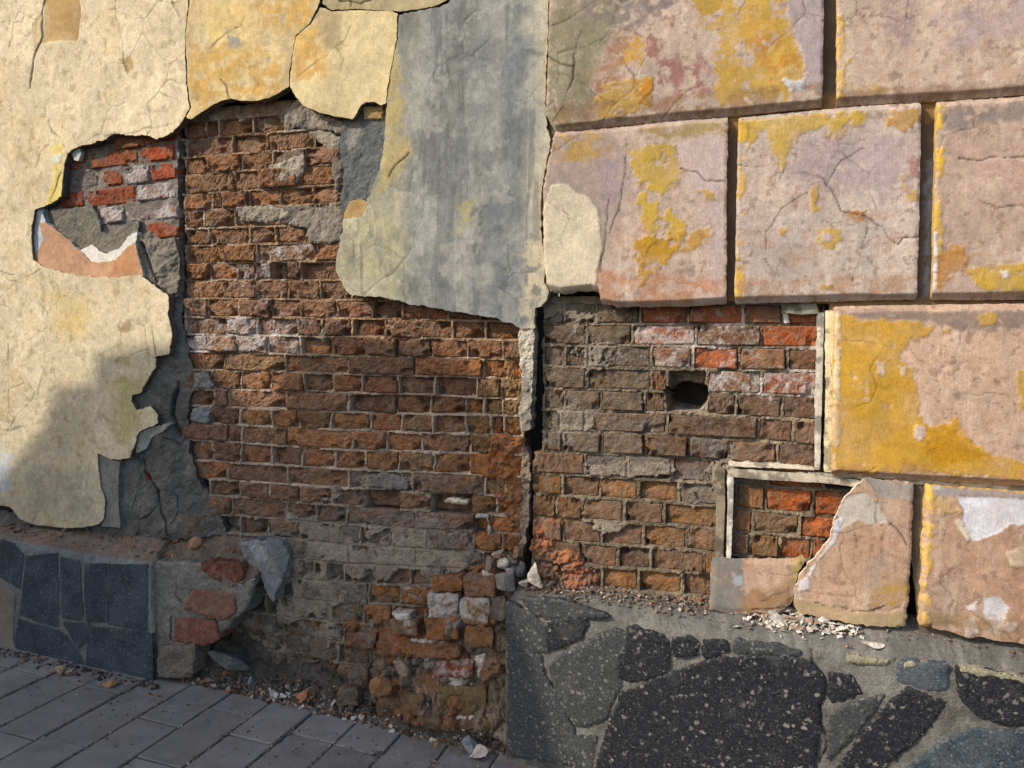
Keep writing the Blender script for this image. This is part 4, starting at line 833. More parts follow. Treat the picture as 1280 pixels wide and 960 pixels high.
block([(1158, 607), (1280, 617), (1570, 628), (1570, 822), (1280, 805), (1250, 801), (1225, 796), (1210, 798), (1190, 790), (1165, 786), (1150, 783), (1153, 700)], 59, np.array(S(196, 158, 130)), edge=0.003, gv=0, prof=lambda d, X, Z: 0.014*np.clip(1-d/0.012, 0, 1)*(X < W(1170, 700, -.08)[0]),
      patches=[(lit_edge(1158, 604, 1151, 785, 11), S(230, 186, 84), 0.007, 0.003, 0.40), ([(1165, 606), (1570, 626), (1570, 640), (1170, 618)], S(170, 162, 150), 0.006, 0.004, 0.2), ([(1168, 624), (1195, 626), (1200, 640), (1175, 642)], S(206, 172, 108), 0.006, 0.003, 0.15),
               ([(1196, 620), (1280, 624), (1570, 634), (1570, 668), (1280, 655), (1262, 656), (1240, 670), (1216, 678), (1206, 660), (1204, 640)], S(226, 226, 220), 0.004, 0.002, 0, -0.003), ([(1195, 650), (1208, 655), (1212, 676), (1200, 662)], S(228, 214, 180), 0.005, 0.002, 0.2),
               ([(1230, 748), (1248, 746), (1262, 760), (1254, 778), (1244, 790), (1236, 775), (1228, 766)], WHITE, 0.006, 0.002, 0.12, -0.002), ([(1210, 756), (1222, 750), (1220, 764), (1208, 764)], S(226, 216, 202), 0.005, 0.002, 0.2), ([(1250, 780), (1270, 780), (1268, 790), (1252, 790)], WHITE, 0.005, 0.002, 0.2),
               ([(1202, 775), (1218, 772), (1222, 790), (1206, 796)], S(226, 214, 196), 0.006, 0.002, 0.25), ([(1256, 690), (1276, 684), (1300, 690), (1300, 712), (1262, 708)], S(216, 196, 158), 0.006, 0.003, 0.15),
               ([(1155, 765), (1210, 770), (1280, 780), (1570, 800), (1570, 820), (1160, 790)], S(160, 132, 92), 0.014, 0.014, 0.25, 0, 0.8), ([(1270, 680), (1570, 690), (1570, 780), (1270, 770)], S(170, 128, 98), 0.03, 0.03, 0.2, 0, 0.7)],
      cracks=[([(1182, 640), (1181, 676)], 0.0012, 0.002)])
# remains of the joint mouldings, pale lime, round the missing blocks
def strip(name, poly, Y, c, seed, th=0.05, relief=0.0025): return sheet(name, poly, Y, rwall, M_PL, np.array(c), res=0.003, th=th, relief=relief, edge=0.0010, seed=seed, rfreq=12, lip=0.001, paintfn=lambda X, Z, C: C*(1-0.55*sm(-0.05, 0.45, fbm(X, Z, 22, 5, seed, 0.65)))[..., None])
strip('joint_moulding', [(1022, 392), (1030, 390), (1028, 480), (1025, 588), (1018, 587), (1019, 500)], -0.040, S(206, 200, 186), 71)
strip('joint_moulding', [(1031, 388), (1042, 388), (1040, 590), (1030, 590), (1032, 480)], -0.052, S(232, 216, 180), 72)
strip('joint_moulding', [(910, 577), (960, 579), (1018, 584), (1018, 588), (960, 585), (912, 583)], -0.034, S(216, 206, 186), 73)
strip('joint_moulding', [(908, 586), (960, 589), (1030, 594), (1086, 602), (1084, 610), (1030, 604), (960, 600), (912, 596)], -0.042, S(190, 180, 160), 74)
strip('joint_moulding', [(1000, 592), (1060, 597), (1150, 606), (1280, 618), (1570, 628), (1570, 616), (1280, 606), (1150, 596), (1060, 590)], -0.044, S(176, 168, 152), 75)
strip('joint_moulding', [(896, 588), (906, 585), (906, 640), (904, 700), (893, 698), (895, 640)], -0.030, S(150, 138, 118), 76)
strip('joint_moulding', [(909, 592), (917, 596), (916, 640), (914, 698), (908, 698), (909, 640)], -0.042, S(222, 216, 204), 77)
strip('cement_lump', [(978, 379), (1020, 378), (1024, 392), (1000, 393), (979, 391)], -0.034, S(140, 138, 122), 78)
strip('lime_drip', [(979, 392), (985, 391), (988, 404), (980, 404)], -0.008, S(206, 202, 196), 79)
# ------------------------------------------------------------------ plinths
lpl = thing('plinth', 'low plinth of blue grey granite tiles broken off to bricks below cream plaster', 'plinth', (-3.0, -0.1, 0.05))
rpl = thing('plinth', 'low plinth of black speckled crazy stone slabs below pink stucco', 'plinth', (0.2, -0.1, -0.1))
def sweep(name, x0, x1, back, front, parent, colfn, res=0.005, rel=0.006, seed=1, r=0.02, bottom=-0.08, cracks=(), ends=True):
    """ledge, rounded arris and front face of a plinth in one rough skin"""
    nx = int((x1-x0)/res); xs = np.linspace(x0, x1, nx)
    yb, zb = back; yf, zf = front
    prof = []
    L1 = math.hypot(yb-yf, 0.09); n1 = int(L1/res); n2 = int(0.62/(res*1.3))
    t = np.concatenate([np.linspace(0, 1, n1, endpoint=False), np.linspace(1, 2, n2)])
    T, Xg = np.meshgrid(t, xs)
    ZB = np.array([zb(x) for x in xs])[:, None]; ZF = np.array([zf(x) for x in xs])[:, None]; GZ = np.array([gz(x)+bottom for x in xs])[:, None]
    a = np.clip(T, 0, 1); b = np.clip(T-1, 0, 1)
    Y = yb+(yf-yb)*a; Z = ZB+(ZF-ZB)*a**1.3; Z = Z-(ZF-GZ)*b
    # round the arris
    s1 = np.where(T < 1, (1-T)*L1, 0); s2 = np.where(T >= 1, (T-1)*0.62, 0)
    k = np.exp(-((s1+s2)/r)**2); Y = Y+0.35*r*k; Z = Z-0.35*r*k
    u = Xg; v = Z-Y*1.0
    d = rel*fbm(u, v, 9, 5, seed)+0.35*rel*fbm(u, v, 45, 3, seed+1)
    wz = np.where(T < 1, 1.0, np.exp(-s2/0.02)); Z = Z+d*wz; Y = Y-d*(1-wz)*0.8
    for cr, w, dep in cracks:
        q = WP(cr, yf); q = roughen(resample(q, 0.015)[:-max(1, int(np.hypot(*(q[-1]-q[0]))/0.015))], 0.004, seed+5) if False else q
        dm = np.full(Xg.shape, 9.0)
        for a_, b_ in zip(q[:-1], q[1:]):
            dd = b_-a_; tt = np.clip(((Xg-a_[0])*dd[0]+(Z-a_[1])*dd[1])/(dd@dd+1e-9), 0, 1)
            dm = np.minimum(dm, np.hypot(Xg-a_[0]-tt*dd[0], Z-a_[1]-tt*dd[1])+0.003*fbm(Xg, Z, 40, 2, 8))
        Y = Y+dep*np.exp(-(dm/w)**2)*(T >= 1)
    V = np.stack([Xg, Y, Z], -1).reshape(-1, 3); m = len(t); id_ = np.arange(nx*m).reshape(nx, m)
    Fq = np.stack([id_[:-1, :-1], id_[:-1, 1:], id_[1:, 1:], id_[1:, :-1]], -1).reshape(-1, 4)
    C = colfn(Xg, Y, Z, T).reshape(-1, 3); Vs = [V]; Fs = [Fq]; Cs = [C]; n = len(V)
    for col_i, sgn in ((0, 1), (nx-1, -1)):        # end faces
        e = V[id_[col_i]]; nb = 14; fr = np.linspace(0, 1, nb)[:, None, None]
        tgt = e.copy(); tgt[:, 1] = 0.06; E = e[None]*(1-fr)+tgt[None]*fr
        E[..., 0] += 0.012*fbm(E[..., 1]*3, E[..., 2], 14, 4, seed+9)*np.clip(fr[..., 0]*6, 0, 1)
        ide = n+np.arange(nb*m).reshape(nb, m)
        f = np.stack([ide[:-1, :-1], ide[:-1, 1:], ide[1:, 1:], ide[1:, :-1]], -1).reshape(-1, 4)
        Vs.append(E.reshape(-1, 3)); Fs.append(f if sgn < 0 else f[:, ::-1]); n += nb*m
        Cs.append(np.tile(np.array(S(196, 186, 164)), (nb*m, 1))*(1+0.35*fbm(E[..., 1].ravel()*4, E[..., 2].ravel(), 16, 4, seed+12))[:, None])
    return mk(name, np.concatenate(Vs), np.concatenate(Fs), M_CE, parent, np.clip(np.concatenate(Cs), 0.02, 0.8))
def pxline(pts, Y):
    q = [W(x, y, Y) for x, y in pts]; xs = [a[0] for a in q]; zs = [a[1] for a in q]
    return lambda x: float(np.interp(x, xs, zs))
def rcol(X, Y, Z, T):
    n = fbm(X, Z-Y, 7, 5, 21)[..., None]; C = np.array(S(122, 121, 115))*(1+0.25*n); q_ = sm(-0.1, 0.4, fbm(X, Z-Y, 5, 6, 23, 0.62))[..., None]*0.6; C = C*(1-q_)+np.array(S(88, 86, 82))*q_
    top = sm(1.0, 0.9, T)[..., None]; C = C*(1-top)+np.array(S(116, 114, 110))*(1+0.25*n)*top
    k = sm(0.2, 0.6, fbm(X, Z-Y, 16, 5, 27))[..., None]*0.5; C = C*(1-k)+np.array(S(148, 147, 140))*k
    return C
_rb = pxline([(600, 738), (760, 750), (900, 768), (1000, 776), (1140, 790), (1280, 805), (1570, 838)], -0.06)
RB = lambda x: _rb(x)+0.022
RF = pxline([(600, 752), (640, 758), (760, 778), (900, 796), (1060, 816), (1280, 846), (1570, 882)], -0.15)
XR0 = W(633, 850, -0.15)[0]
sweep('mortar_bed', XR0, 1.9, (0.04, RB), (-0.150, RF), rpl, rcol, seed=101,
      cracks=[([(1014, 800), (1016, 826), (1032, 850), (1033, 862), (1024, 884), (1026, 905), (1036, 925), (1034, 938), (1020, 958)], 0.004, 0.012), ([(1122, 822), (1118, 832)], 0.005, 0.012)])
YS = -0.158
def stone(poly, mat, seed, parent=None, Y=YS, **k):
    q = k.pop('grow', 2.8); cx = sum(p[0] for p in poly)/len(poly); cy = sum(p[1] for p in poly)/len(poly)
    poly = [(x+q*np.sign(x-cx), y+q*np.sign(y-cy)) for x, y in poly]
    o = sheet('facing_stone', poly, Y, parent or rpl, mat, np.array((0.1, 0.1, 0.1)), res=k.pop('res', 0.006), th=k.pop('th', 0.03), relief=k.pop('relief', 0.0016), edge=k.pop('edge', 0.004), seed=seed, lip=k.pop('lip', 0.005), rfreq=5, **k)
    return o
for i, (pl, mt) in enumerate((
    ([(635, 754), (646, 758), (668, 774), (681, 784), (682, 812), (646, 813), (635, 812)], M_G2), ([(687, 779), (704, 775), (728, 774), (733, 784), (725, 796), (709, 804), (689, 812), (687, 802)], M_G1),
    ([(636, 818), (668, 817), (680, 822), (682, 843), (692, 871), (704, 890), (715, 907), (715, 934), (716, 955), (692, 953), (638, 943)], M_G2),
    ([(688, 834), (699, 824), (728, 810), (749, 792), (768, 789), (782, 793), (784, 809), (775, 823), (770, 840), (775, 855), (768, 869), (758, 883), (756, 897), (735, 906), (721, 905), (709, 888), (697, 871)], M_G2),
    ([(786, 785), (797, 786), (812, 792), (828, 799), (836, 806), (833, 831), (826, 840), (807, 848), (788, 851), (777, 846), (774, 840), (779, 821), (786, 802)], M_G1), ([(843, 799), (859, 798), (871, 805), (870, 816), (857, 820), (843, 820)], M_G1),
    ([(880, 802), (893, 801), (905, 805), (910, 812), (893, 821), (880, 820)], M_G1),
    ([(779, 867), (792, 863), (824, 849), (850, 840), (883, 828), (900, 825), (928, 824), (942, 822), (976, 823), (1000, 825), (1014, 833), (1023, 842), (1029, 855), (1028, 869), (1023, 883), (1022, 902), (1023, 912), (1018, 936), (1012, 985), (740, 985), (748, 950), (755, 925), (761, 905), (769, 885)], M_G1),
    ([(719, 922), (745, 922), (741, 940), (737, 962), (718, 958)], M_G2), ([(1039, 846), (1048, 844), (1064, 846), (1072, 857), (1076, 864), (1062, 871), (1045, 878), (1038, 871)], M_G1),
    ([(1133, 860), (1147, 867), (1161, 873), (1174, 876), (1183, 882), (1170, 898), (1152, 916), (1129, 937), (1110, 955), (1095, 985), (1030, 985), (1060, 942), (1074, 921), (1094, 903), (1115, 880)], M_G1),
    ([(1042, 892), (1062, 884), (1090, 872), (1108, 872), (1092, 892), (1068, 914), (1052, 936), (1034, 956), (1036, 920)], M_G2), ([(648, 748), (700, 752), (760, 768), (730, 770), (690, 772), (668, 766)], M_G2), ([(920, 802), (960, 806), (1000, 812), (990, 818), (940, 816), (918, 814)], M_G2),
    ([(1122, 835), (1129, 828), (1184, 834), (1182, 862), (1158, 859), (1138, 855), (1125, 848)], M_G3), ([(1197, 836), (1280, 848), (1570, 868), (1570, 912), (1280, 905), (1255, 904), (1222, 892), (1200, 875)], M_G1),
    ([(1170, 936), (1197, 920), (1220, 912), (1250, 914), (1280, 916), (1570, 926), (1570, 1000), (1100, 1000), (1130, 962)], M_G3))):
    stone(pl, mt, 600+i*3)
for i, pl in enumerate(([(1058, 817), (1112, 826), (1112, 834), (1060, 829)], [(1130, 826), (1184, 832), (1184, 841), (1128, 836)], [(1198, 833), (1280, 845), (1570, 866), (1570, 876), (1280, 855), (1198, 842)])):
    sheet('mortar_lip', pl, -0.160, rpl, M_CE, np.array(S(158, 154, 130)), res=0.004, th=0.03, relief=0.004, edge=0.004, seed=660+i, rfreq=20, lip=0.008)

def lcol(X, Y, Z, T):
    n = fbm(X, Z-Y, 7, 5, 31)[..., None]; C = np.array(S(128, 132, 134))*(1+0.25*n)
    top = sm(1.0, 0.95, T)[..., None]; C = C*(1-top)+np.array(S(124, 112, 100))*(1+0.25*n)*top
    k = (sm(0.1, 0.5, fbm(X, Z-Y, 12, 5, 33))[..., None])*top*0.4; return C*(1-k)+np.array(S(146, 114, 92))*k
LB = pxline([(-100, 640), (0, 652), (100, 660), (250, 672), (330, 684)], -0.02)
LF = pxline([(-100, 658), (0, 672), (100, 690), (190, 703), (330, 722)], -0.14)
XL1 = W(189.5, 780, -0.14)[0]; XL2 = W(298, 720, -0.10)[0]
sweep('mortar_bed', -4.4, XL1, (0.0, LB), (-0.1435, LF), lpl, lcol, seed=131, rel=0.0018)
TAN = plain_mat('pale_stone', (0.20, 0.175, 0.14))
for i, (pl, mt) in enumerate((
    ([(-90, 662), (0, 676), (14, 680), (29, 694), (23, 736), (0, 721), (-90, 706)], M_G3), ([(-90, 712), (0, 724), (17, 744), (15, 800), (22, 822), (0, 818), (-90, 805)], TAN), ([(33, 696), (71, 692), (73, 732), (72, 784), (41, 775), (25, 768)], M_G3),
    ([(76, 697), (98, 702), (103, 768), (98, 775), (78, 772)], M_G3), ([(107, 706), (132, 705), (134, 777), (109, 777), (106, 740)], M_G3), ([(136, 706), (183, 707), (183, 788), (137, 780)], M_G3),
    ([(24, 774), (41, 780), (73, 789), (85, 800), (97, 813), (105, 835), (60, 829), (22, 823), (19, 800)], M_G3), ([(79, 779), (113, 780), (112, 796), (99, 811)], M_G3), ([(115, 784), (150, 787), (184, 791), (189, 794), (190, 851), (108, 836), (110, 800)], M_G3))):
    stone(pl, mt, 700+i*3, lpl, Y=-0.1465, th=0.02, edge=0.0010, lip=0.0012, res=0.004, grow=1.2)
# the broken end: mortar, bricks and a stone
def chunkcol(*c): return np.array(S(*c))
sheet('mortar_core', [(186, 702), (247, 702), (262, 712), (300, 728), (318, 722), (312, 742), (306, 762), (284, 784), (262, 806), (236, 806), (200, 812), (188, 812)], -0.118, lpl, M_CE, chunkcol(138, 134, 126), th=0.13, relief=0.008, edge=0.006, seed=740, rfreq=12, lip=0.012, undercut=0.02,
      cracks=[([(221, 720), (220, 745), (226, 752)], 0.003, 0.01), ([(215, 770), (214, 800)], 0.003, 0.01)])
def lump_brick(poly, Y, c, seed, parent, th=0.1, name='brick', relief=0.007, grime=0.15):
    o = sheet(name, poly, Y, parent, M_BR, np.array((.3, .2, .1)), res=0.006, th=th, relief=relief, edge=0.004, seed=seed, rfreq=18, lip=0.006, undercut=0.01)
    o.color = tuple(np.array(S(*c)))+(1,); o['grime'] = grime; o['salt'] = 0.1; return o
lump_brick([(247, 703), (299, 704), (304, 722), (292, 731), (269, 726), (252, 714)], -0.128, (128, 66, 54), 750, lpl)
lump_brick([(232, 751), (242, 737), (292, 741), (294, 766), (279, 776), (228, 762)], -0.130, (158, 112, 94), 751, lpl, relief=0.004)
lump_brick([(219, 772), (269, 775), (273, 800), (259, 807), (217, 802)], -0.132, (152, 92, 78), 752, lpl, relief=0.003)
lump_brick([(197, 809), (243, 805), (241, 842), (232, 848), (197, 847)], -0.130, (152, 138, 122), 753, lpl, name='stone', relief=0.008, grime=0.6)
# rubble of the ledge, continuing under the grey stone
sheet('ledge_rubble', [(190, 668), (262, 664), (300, 676), (330, 690), (322, 720), (300, 730), (250, 710), (190, 704)], -0.085, lpl, M_CE, chunkcol(128, 114, 100), th=0.12, relief=0.012, edge=0.008, seed=755, rfreq=16, lip=0.02,
      yfn=lambda X, Z: 0.9*(Z-W(250, 706, -0.085)[1]))

# ------------------------------------------------------------------ the ragged foot of the wall between the plinths
xa, xb = W(240, 800, 0)[0], XR0
xs = np.arange(xa, xb+0.012, 0.007); ts = np.linspace(0, 1, 110)
Xg, Tg = np.meshgrid(xs, ts, indexing='ij')
top = np.interp(xs, [W(x, y, 0)[0] for x, y in ((240, 690), (330, 735), (430, 775), (520, 770), (560, 720), (640, 690))], [W(x, y, 0)[1] for x, y in ((240, 690), (330, 735), (430, 775), (520, 770), (560, 720), (640, 690))])[:, None]
bot = np.array([gz(x) for x in xs])[:, None]-0.02
Zg = top+(bot-top)*np.clip(Tg/0.72, 0, 1)
rgt = sm(W(440, 800, 0)[0], W(530, 800, 0)[0], Xg)
Yg = 0.075-0.05*sm(0.45, 0.72, Tg)-0.04*sm(W(340, 800, 0)[0], W(440, 800, 0)[0], Xg)-0.062*rgt*sm(0.0, 0.25, Tg)-0.02*rgt*sm(.4, .7, Tg)
hw_ = np.interp(xs, [W(240, 850, 0)[0], W(430, 850, 0)[0], XR0], [-G(245, 858)[1], -G(430, 903)[1], -G(620, 946)[1]])[:, None]
tz = np.clip((Tg-0.72)/0.28, 0, 1)                         # the heap of earth at the foot
HH = 0.150-0.095*rgt; heap = HH*(1-tz)**1.4
y72 = 0.015-0.082*rgt; Yg = np.where(Tg > 0.72, y72-(hw_+y72)*tz, Yg)
Zg = np.where(Tg > 0.72, bot+0.020+heap*(0.75+0.5*fbm(Xg, Tg*0.3, 4, 3, 5))-0.010*tz, np.maximum(Zg, bot+0.020+HH*(0.75+0.5*fbm(Xg, 0.72*0.3+Xg*0, 4, 3, 5))))
e1, e2, eid = worley(Xg+0.006*fbm(Xg, Zg, 40, 3, 13), (Zg-Yg)+0.006*fbm(Xg, Zg, 40, 3, 14), 34, 9)
d1, d2, cid = worley(Xg+0.012*fbm(Xg, Zg, 20, 3, 3), (Zg-Yg)+0.012*fbm(Xg, Zg, 20, 3, 4), 13, 3)
lump = (np.clip(d2-d1, 0, 0.5)**0.6)*(0.4+1.0*cid)*0.050*sm(0.98, 0.6, Tg) + (np.clip(e2-e1, 0, .5)**.7)*(0.2+eid)*0.022*sm(1.0, .7, Tg) + 0.012*fbm(Xg, Zg-Yg, 30, 4, 61) + 0.004*fbm(Xg, Zg-Yg, 90, 3, 62)
fl = sm(0.75, 1.0, Tg); lump = lump*(1-0.85*fl)
Yg = Yg-lump*(1-sm(0.7, 0.85, Tg)); Zg = Zg+lump*sm(0.7, 0.85, Tg)-0.012*sm(0.93, 1.0, Tg)
C = np.empty(Xg.shape+(3,)); C[:] = S(124, 110, 94); C *= (0.75+0.5*eid)[..., None]
k = sm(0.5, 0.62, cid)[..., None]; C = C*(1-k)+np.array(S(136, 98, 64))*k
k = sm(0.82, 0.86, cid)[..., None]; C = C*(1-k)+np.array(S(140, 132, 122))*k
k = sm(0.10, 0.02, np.clip(d2-d1, 0, 1))[..., None]*0.8; C = C*(1-k)+np.array(S(92, 84, 76))*k
k = sm(0.62, 0.75, Tg)[..., None]; C = C*(1-k)+np.array(S(84, 79, 73))*(1+0.35*fbm(Xg, Yg, 12, 5, 65))[..., None]*k
k = (sm(W(400, 800, 0)[0], W(300, 800, 0)[0], Xg)*0.7*(1-sm(.62, .75, Tg)))[..., None]; C = C*(1-k)+np.array(S(96, 92, 88))*k
id_ = np.arange(Xg.size).reshape(Xg.shape)
Fq = np.stack([id_[:-1, :-1], id_[:-1, 1:], id_[1:, 1:], id_[1:, :-1]], -1).reshape(-1, 4)
soil = mk('rubble_footing', np.stack([Xg, Yg, Zg], -1).reshape(-1, 3), Fq, M_CE, lwall, np.clip(C, .02, .7).reshape(-1, 3), smooth=False)

# bricks and stones bedded in the foot of the wall
ORG = (164, 104, 56)
for i, (x0, y0, x1, y1, c, gr_, sl_, Y) in enumerate((
    (532, 772, 572, 801, ORG, 0.0, 0.2, -0.05), (578, 784, 615, 809, (150, 104, 56), 0.1, 0.1, -0.055), (514, 804, 576, 823, (142, 92, 52), 0.1, 0.2, -0.06), (471, 794, 512, 820, (150, 96, 62), 0.25, 0.1, -0.05),
    (486, 775, 520, 795, (146, 104, 66), 0.4, 0.4, -0.045), (535, 741, 572, 769, (150, 116, 84), 0.5, 0.9, -0.05), (574, 747, 611, 780, (146, 112, 72), 0.3, 0.7, -0.055), (539, 721, 577, 740, ORG, 0.1, 0.0, -0.02),
    (578, 720, 620, 747, (148, 106, 76), 0.4, 0.1, -0.03), (535, 826, 592, 848, (156, 80, 56), 0.0, 0.5, -0.06), (549, 858, 608, 895, (122, 100, 48), 0.2, 0.05, -0.07), (584, 898, 614, 924, (120, 98, 52), 0.2, 0.0, -0.09),
    (430, 790, 469, 812, (132, 92, 66), 0.4, 0.1, -0.035), (436, 834, 460, 857, (104, 84, 62), 0.5, 0.1, -0.06), 
     (520, 842, 548, 872, (148, 104, 70), 0.2, 0.4, -0.06), (470, 872, 500, 900, (120, 88, 62), 0.3, 0.0, -0.10), (500, 868, 530, 894, (128, 98, 60), 0.3, 0.0, -0.08), (560, 900, 584, 918, (112, 90, 62), 0.3, 0.1, -0.09),
    (612, 745, 632, 775, (96, 82, 70), 0.5, 0.0, 0.0), (440, 812, 470, 832, (84, 72, 62), 0.4, 0.0, 0.01), (420, 860, 446, 884, (110, 90, 70), 0.5, 0.0, -0.09), 
    (528, 898, 552, 914, (116, 92, 66), 0.3, 0, -0.11))):
    mx, my = (x0+x1)/2, (y0+y1)/2; r_ = np.random.default_rng(i)
    hw2, hh2 = (x1-x0)/2, (y1-y0)/2
    pl = [(mx+hw2*u*r_.uniform(0.86, 1.06), my+hh2*v*r_.uniform(0.86, 1.06)) for u, v in ((-1, -1), (-0.3, -1.0), (0.4, -1.02), (1, -0.95), (1.02, 0.1), (1, 1), (0.2, 1.02), (-0.5, 1), (-1, 0.95), (-1.02, 0.0))]
    lump_brick(pl, (Y+0.012 if mx < 500 else min(Y, -0.06)-0.008), c, 800+i*3, lwall, th=0.12, grime=max(gr_, 0.25), relief=0.010)['salt'] = sl_
for i, (pl, Y) in enumerate((([(542, 842), (560, 840), (592, 848), (590, 858), (566, 862), (548, 866), (546, 880), (540, 862)], -0.052), ([(536, 766), (552, 764), (572, 770), (570, 778), (552, 778), (534, 774)], -0.054), ([(512, 800), (545, 800), (575, 806), (572, 810), (540, 808), (514, 806)], -0.056),
                             ([(541, 888), (550, 890), (552, 905), (545, 908)], -0.082), ([(570, 894), (596, 897), (588, 910), (574, 912)], -0.085), ([(592, 822), (606, 816), (604, 838), (596, 850)], -0.05), ([(606, 890), (614, 886), (614, 900), (608, 904)], -0.08), ([(488, 766), (512, 768), (516, 778), (496, 780)], -0.045))):
    sheet('mortar_patch', pl, Y, lwall, M_CE, np.array(S(196, 190, 178)), res=0.004, th=0.08, relief=0.010, edge=0.006, seed=880+i, rfreq=26, lip=0.01)

# ------------------------------------------------------------------ loose stones
def rock_mesh(seed, flat=1.0, name='stone'):
    import bmesh
    bm = bmesh.new(); bmesh.ops.create_icosphere(bm, subdivisions=3, radius=0.5); r = np.random.default_rng(seed)
    pl = [(Vector(r.normal(size=3)).normalized(), r.uniform(0.14, 0.36)) for _ in range(8)]
    for v in bm.verts:
        p = v.co.copy()
        for n_, d_ in pl:
            t_ = p.dot(n_)-d_
            if t_ > 0: p -= n_*t_
        q = np.array([p.x*3+seed]); q2 = np.array([p.y*3+p.z*2.3])
        p *= 1+0.05*float(fbm(q, q2, 2.2, 3, seed)[0]); v.co = p
    me = bpy.data.meshes.new(name); bm.to_mesh(me); bm.free(); me.materials.append(M_ST)
    lo = np.min([v.co[:] for v in me.vertices], 0); hi = np.max([v.co[:] for v in me.vertices], 0)
    for v in me.vertices: v.co = [(v.co[k]-(lo[k]+hi[k])/2)/(hi[k]-lo[k]) for k in range(3)]
    for p in me.polygons: p.use_smooth = False
    return me
ROCK = [rock_mesh(40+i) for i in range(10)]
def rock(name, x, y, Yd, w, h, d, c, label, cat, group=None, rot=0.0, k=None, parent=None):
    """stone centred on the sight line of a pixel at depth Yd; w,h in photo pixels"""
    X, Z = W(x, y, Yd); s = (CAM[1]-Yd)/ray(x, y)[1]; ppm = F_PX/abs(s)/1.0
    o = inst(name, ROCK[(k if k is not None else int(x+y)) % 10], None, (X, Yd, Z), (random.uniform(-.3, .3), rot, random.uniform(-.4, .4)), (w/ppm, d, h/ppm))
    o.color = tuple(np.array(S(*c)))+(1,)
    if parent is not None: par(o, parent)
    else: tag(o, label, cat, group)
    return o
# the sharp grey stone leaning at the broken plinth end
sheet('leaning_stone', [(296, 678), (318, 676), (343, 678), (351, 700), (350, 718), (344, 738), (336, 757), (328, 742), (320, 724), (306, 706)], -0.095, None, M_CE, chunkcol(150, 150, 148), res=0.006, th=0.085, relief=0.010, edge=0.004, seed=901, rfreq=9, lip=0.01, undercut=0.02,
      yfn=lambda X, Z: 0.035*sm(W(338, 700, -.1)[0], W(352, 700, -.1)[0], X+0.3*(Z-W(340, 700, -.1)[1]))+0.02*np.abs(np.sin(X*40+Z*22)),
      patches=[([(310, 680), (330, 682), (334, 704), (318, 704)], S(186, 186, 182), 0.01, 0.008, 0.3)])
tag(bpy.data.objects['leaning_stone'], 'sharp grey stone leaning against the broken brick end of the plinth', 'stone')
rock('brick_fragment', 243, 680, -0.09, 20, 18, 0.05, (152, 116, 90), 'orange brick fragment lying on the ledge beside sharp grey stone', 'brick fragment', k=2)
tag(rock('stone_chip', 668, 721, -0.06, 18, 32, 0.03, (206, 196, 180), '', '', rot=-0.5, k=4), 'white wedge shaped stone at the corner of the crazy stone plinth', 'stone')
rock('round_stone', 631, 727, -0.06, 26, 24, 0.05, (136, 134, 128), 'rounded grey stone at the corner of the crazy stone plinth', 'stone', k=1)
WEDGED = ['brown grey stone standing beside the white stones in the rubble pile', 'whitest rounded stone on top of the rubble pile between the walls', 'dark brown stone between white stone and open joint', 'dark bluish upright stone in the open joint above the plinth corner', 'tan stone at the very top of the rubble pile', 'small white stone next to the white wedge stone on the plinth corner', 'reddish brown stone stuck high in the open joint', 'flat pale pink stone low in the rubble pile', 'small light grey stone in the middle of the rubble pile']
for i, (x, y, w, h, c) in enumerate(((612, 704, 14, 20, (140, 128, 116)), (628, 704, 18, 14, (206, 200, 190)), (640, 700, 14, 16, (120, 110, 100)), (650, 712, 14, 22, (96, 98, 102)), (622, 692, 14, 12, (170, 150, 128)), (656, 728, 14, 12, (210, 204, 196)), (646, 690, 12, 16, (150, 120, 96)), (610, 718, 16, 10, (196, 180, 160)), (637, 714, 12, 10, (176, 168, 158)))):
    rock('rubble_stone', x, y, -0.035, w, h, 0.04, c, WEDGED[i], 'stone', 'stones wedged where the two walls meet')
def crumble(poly, Y, c, seed, parent, relief=0.016):
    o = sheet('crumbled_brick', poly, Y, parent, M_BR, np.array((.3, .2, .1)), res=0.004, th=0.07, relief=relief, edge=0.008, seed=seed, rfreq=24, lip=0.012, undercut=0.01,
              yfn=lambda X, Z: 0.012*worley(X, Z, 48, seed)[0])
    o.color = tuple(np.array(S(*c)))+(1,); o['grime'] = 0.15; o['salt'] = 0.15
for i, (pl, Y, c) in enumerate((([(664, 652), (684, 646), (702, 650), (703, 672), (690, 678), (668, 672)], 0.004, (182, 98, 48)), ([(662, 676), (690, 674), (708, 684), (722, 694), (724, 706), (700, 708), (672, 700), (662, 694)], -0.006, (186, 122, 82)),
                                ([(704, 708), (724, 702), (736, 714), (734, 730), (718, 738), (702, 732)], -0.012, (182, 118, 90)), ([(664, 700), (700, 708), (702, 734), (690, 738), (672, 720)], 0.006, (134, 98, 76)), ([(722, 700), (742, 706), (752, 726), (740, 736), (728, 722)], 0.008, (140, 92, 66)))):
    crumble(pl, Y, c, 930+i, rwall)
for i, (pl, Y, c) in enumerate((([(614, 548), (630, 542), (652, 546), (654, 590), (640, 604), (622, 600), (606, 596), (610, 570)], -0.008, (186, 116, 60)), ([(622, 600), (650, 596), (655, 640), (646, 680), (630, 676), (634, 640), (620, 622)], -0.004, (172, 112, 62)),
                                ([(628, 445), (648, 440), (650, 480), (652, 540), (636, 540), (630, 500), (634, 470)], 0.002, (152, 112, 62)), ([(606, 640), (632, 640), (640, 680), (626, 690), (606, 676)], 0.012, (140, 100, 66)))):
    crumble(pl, Y, c, 950+i, lwall)
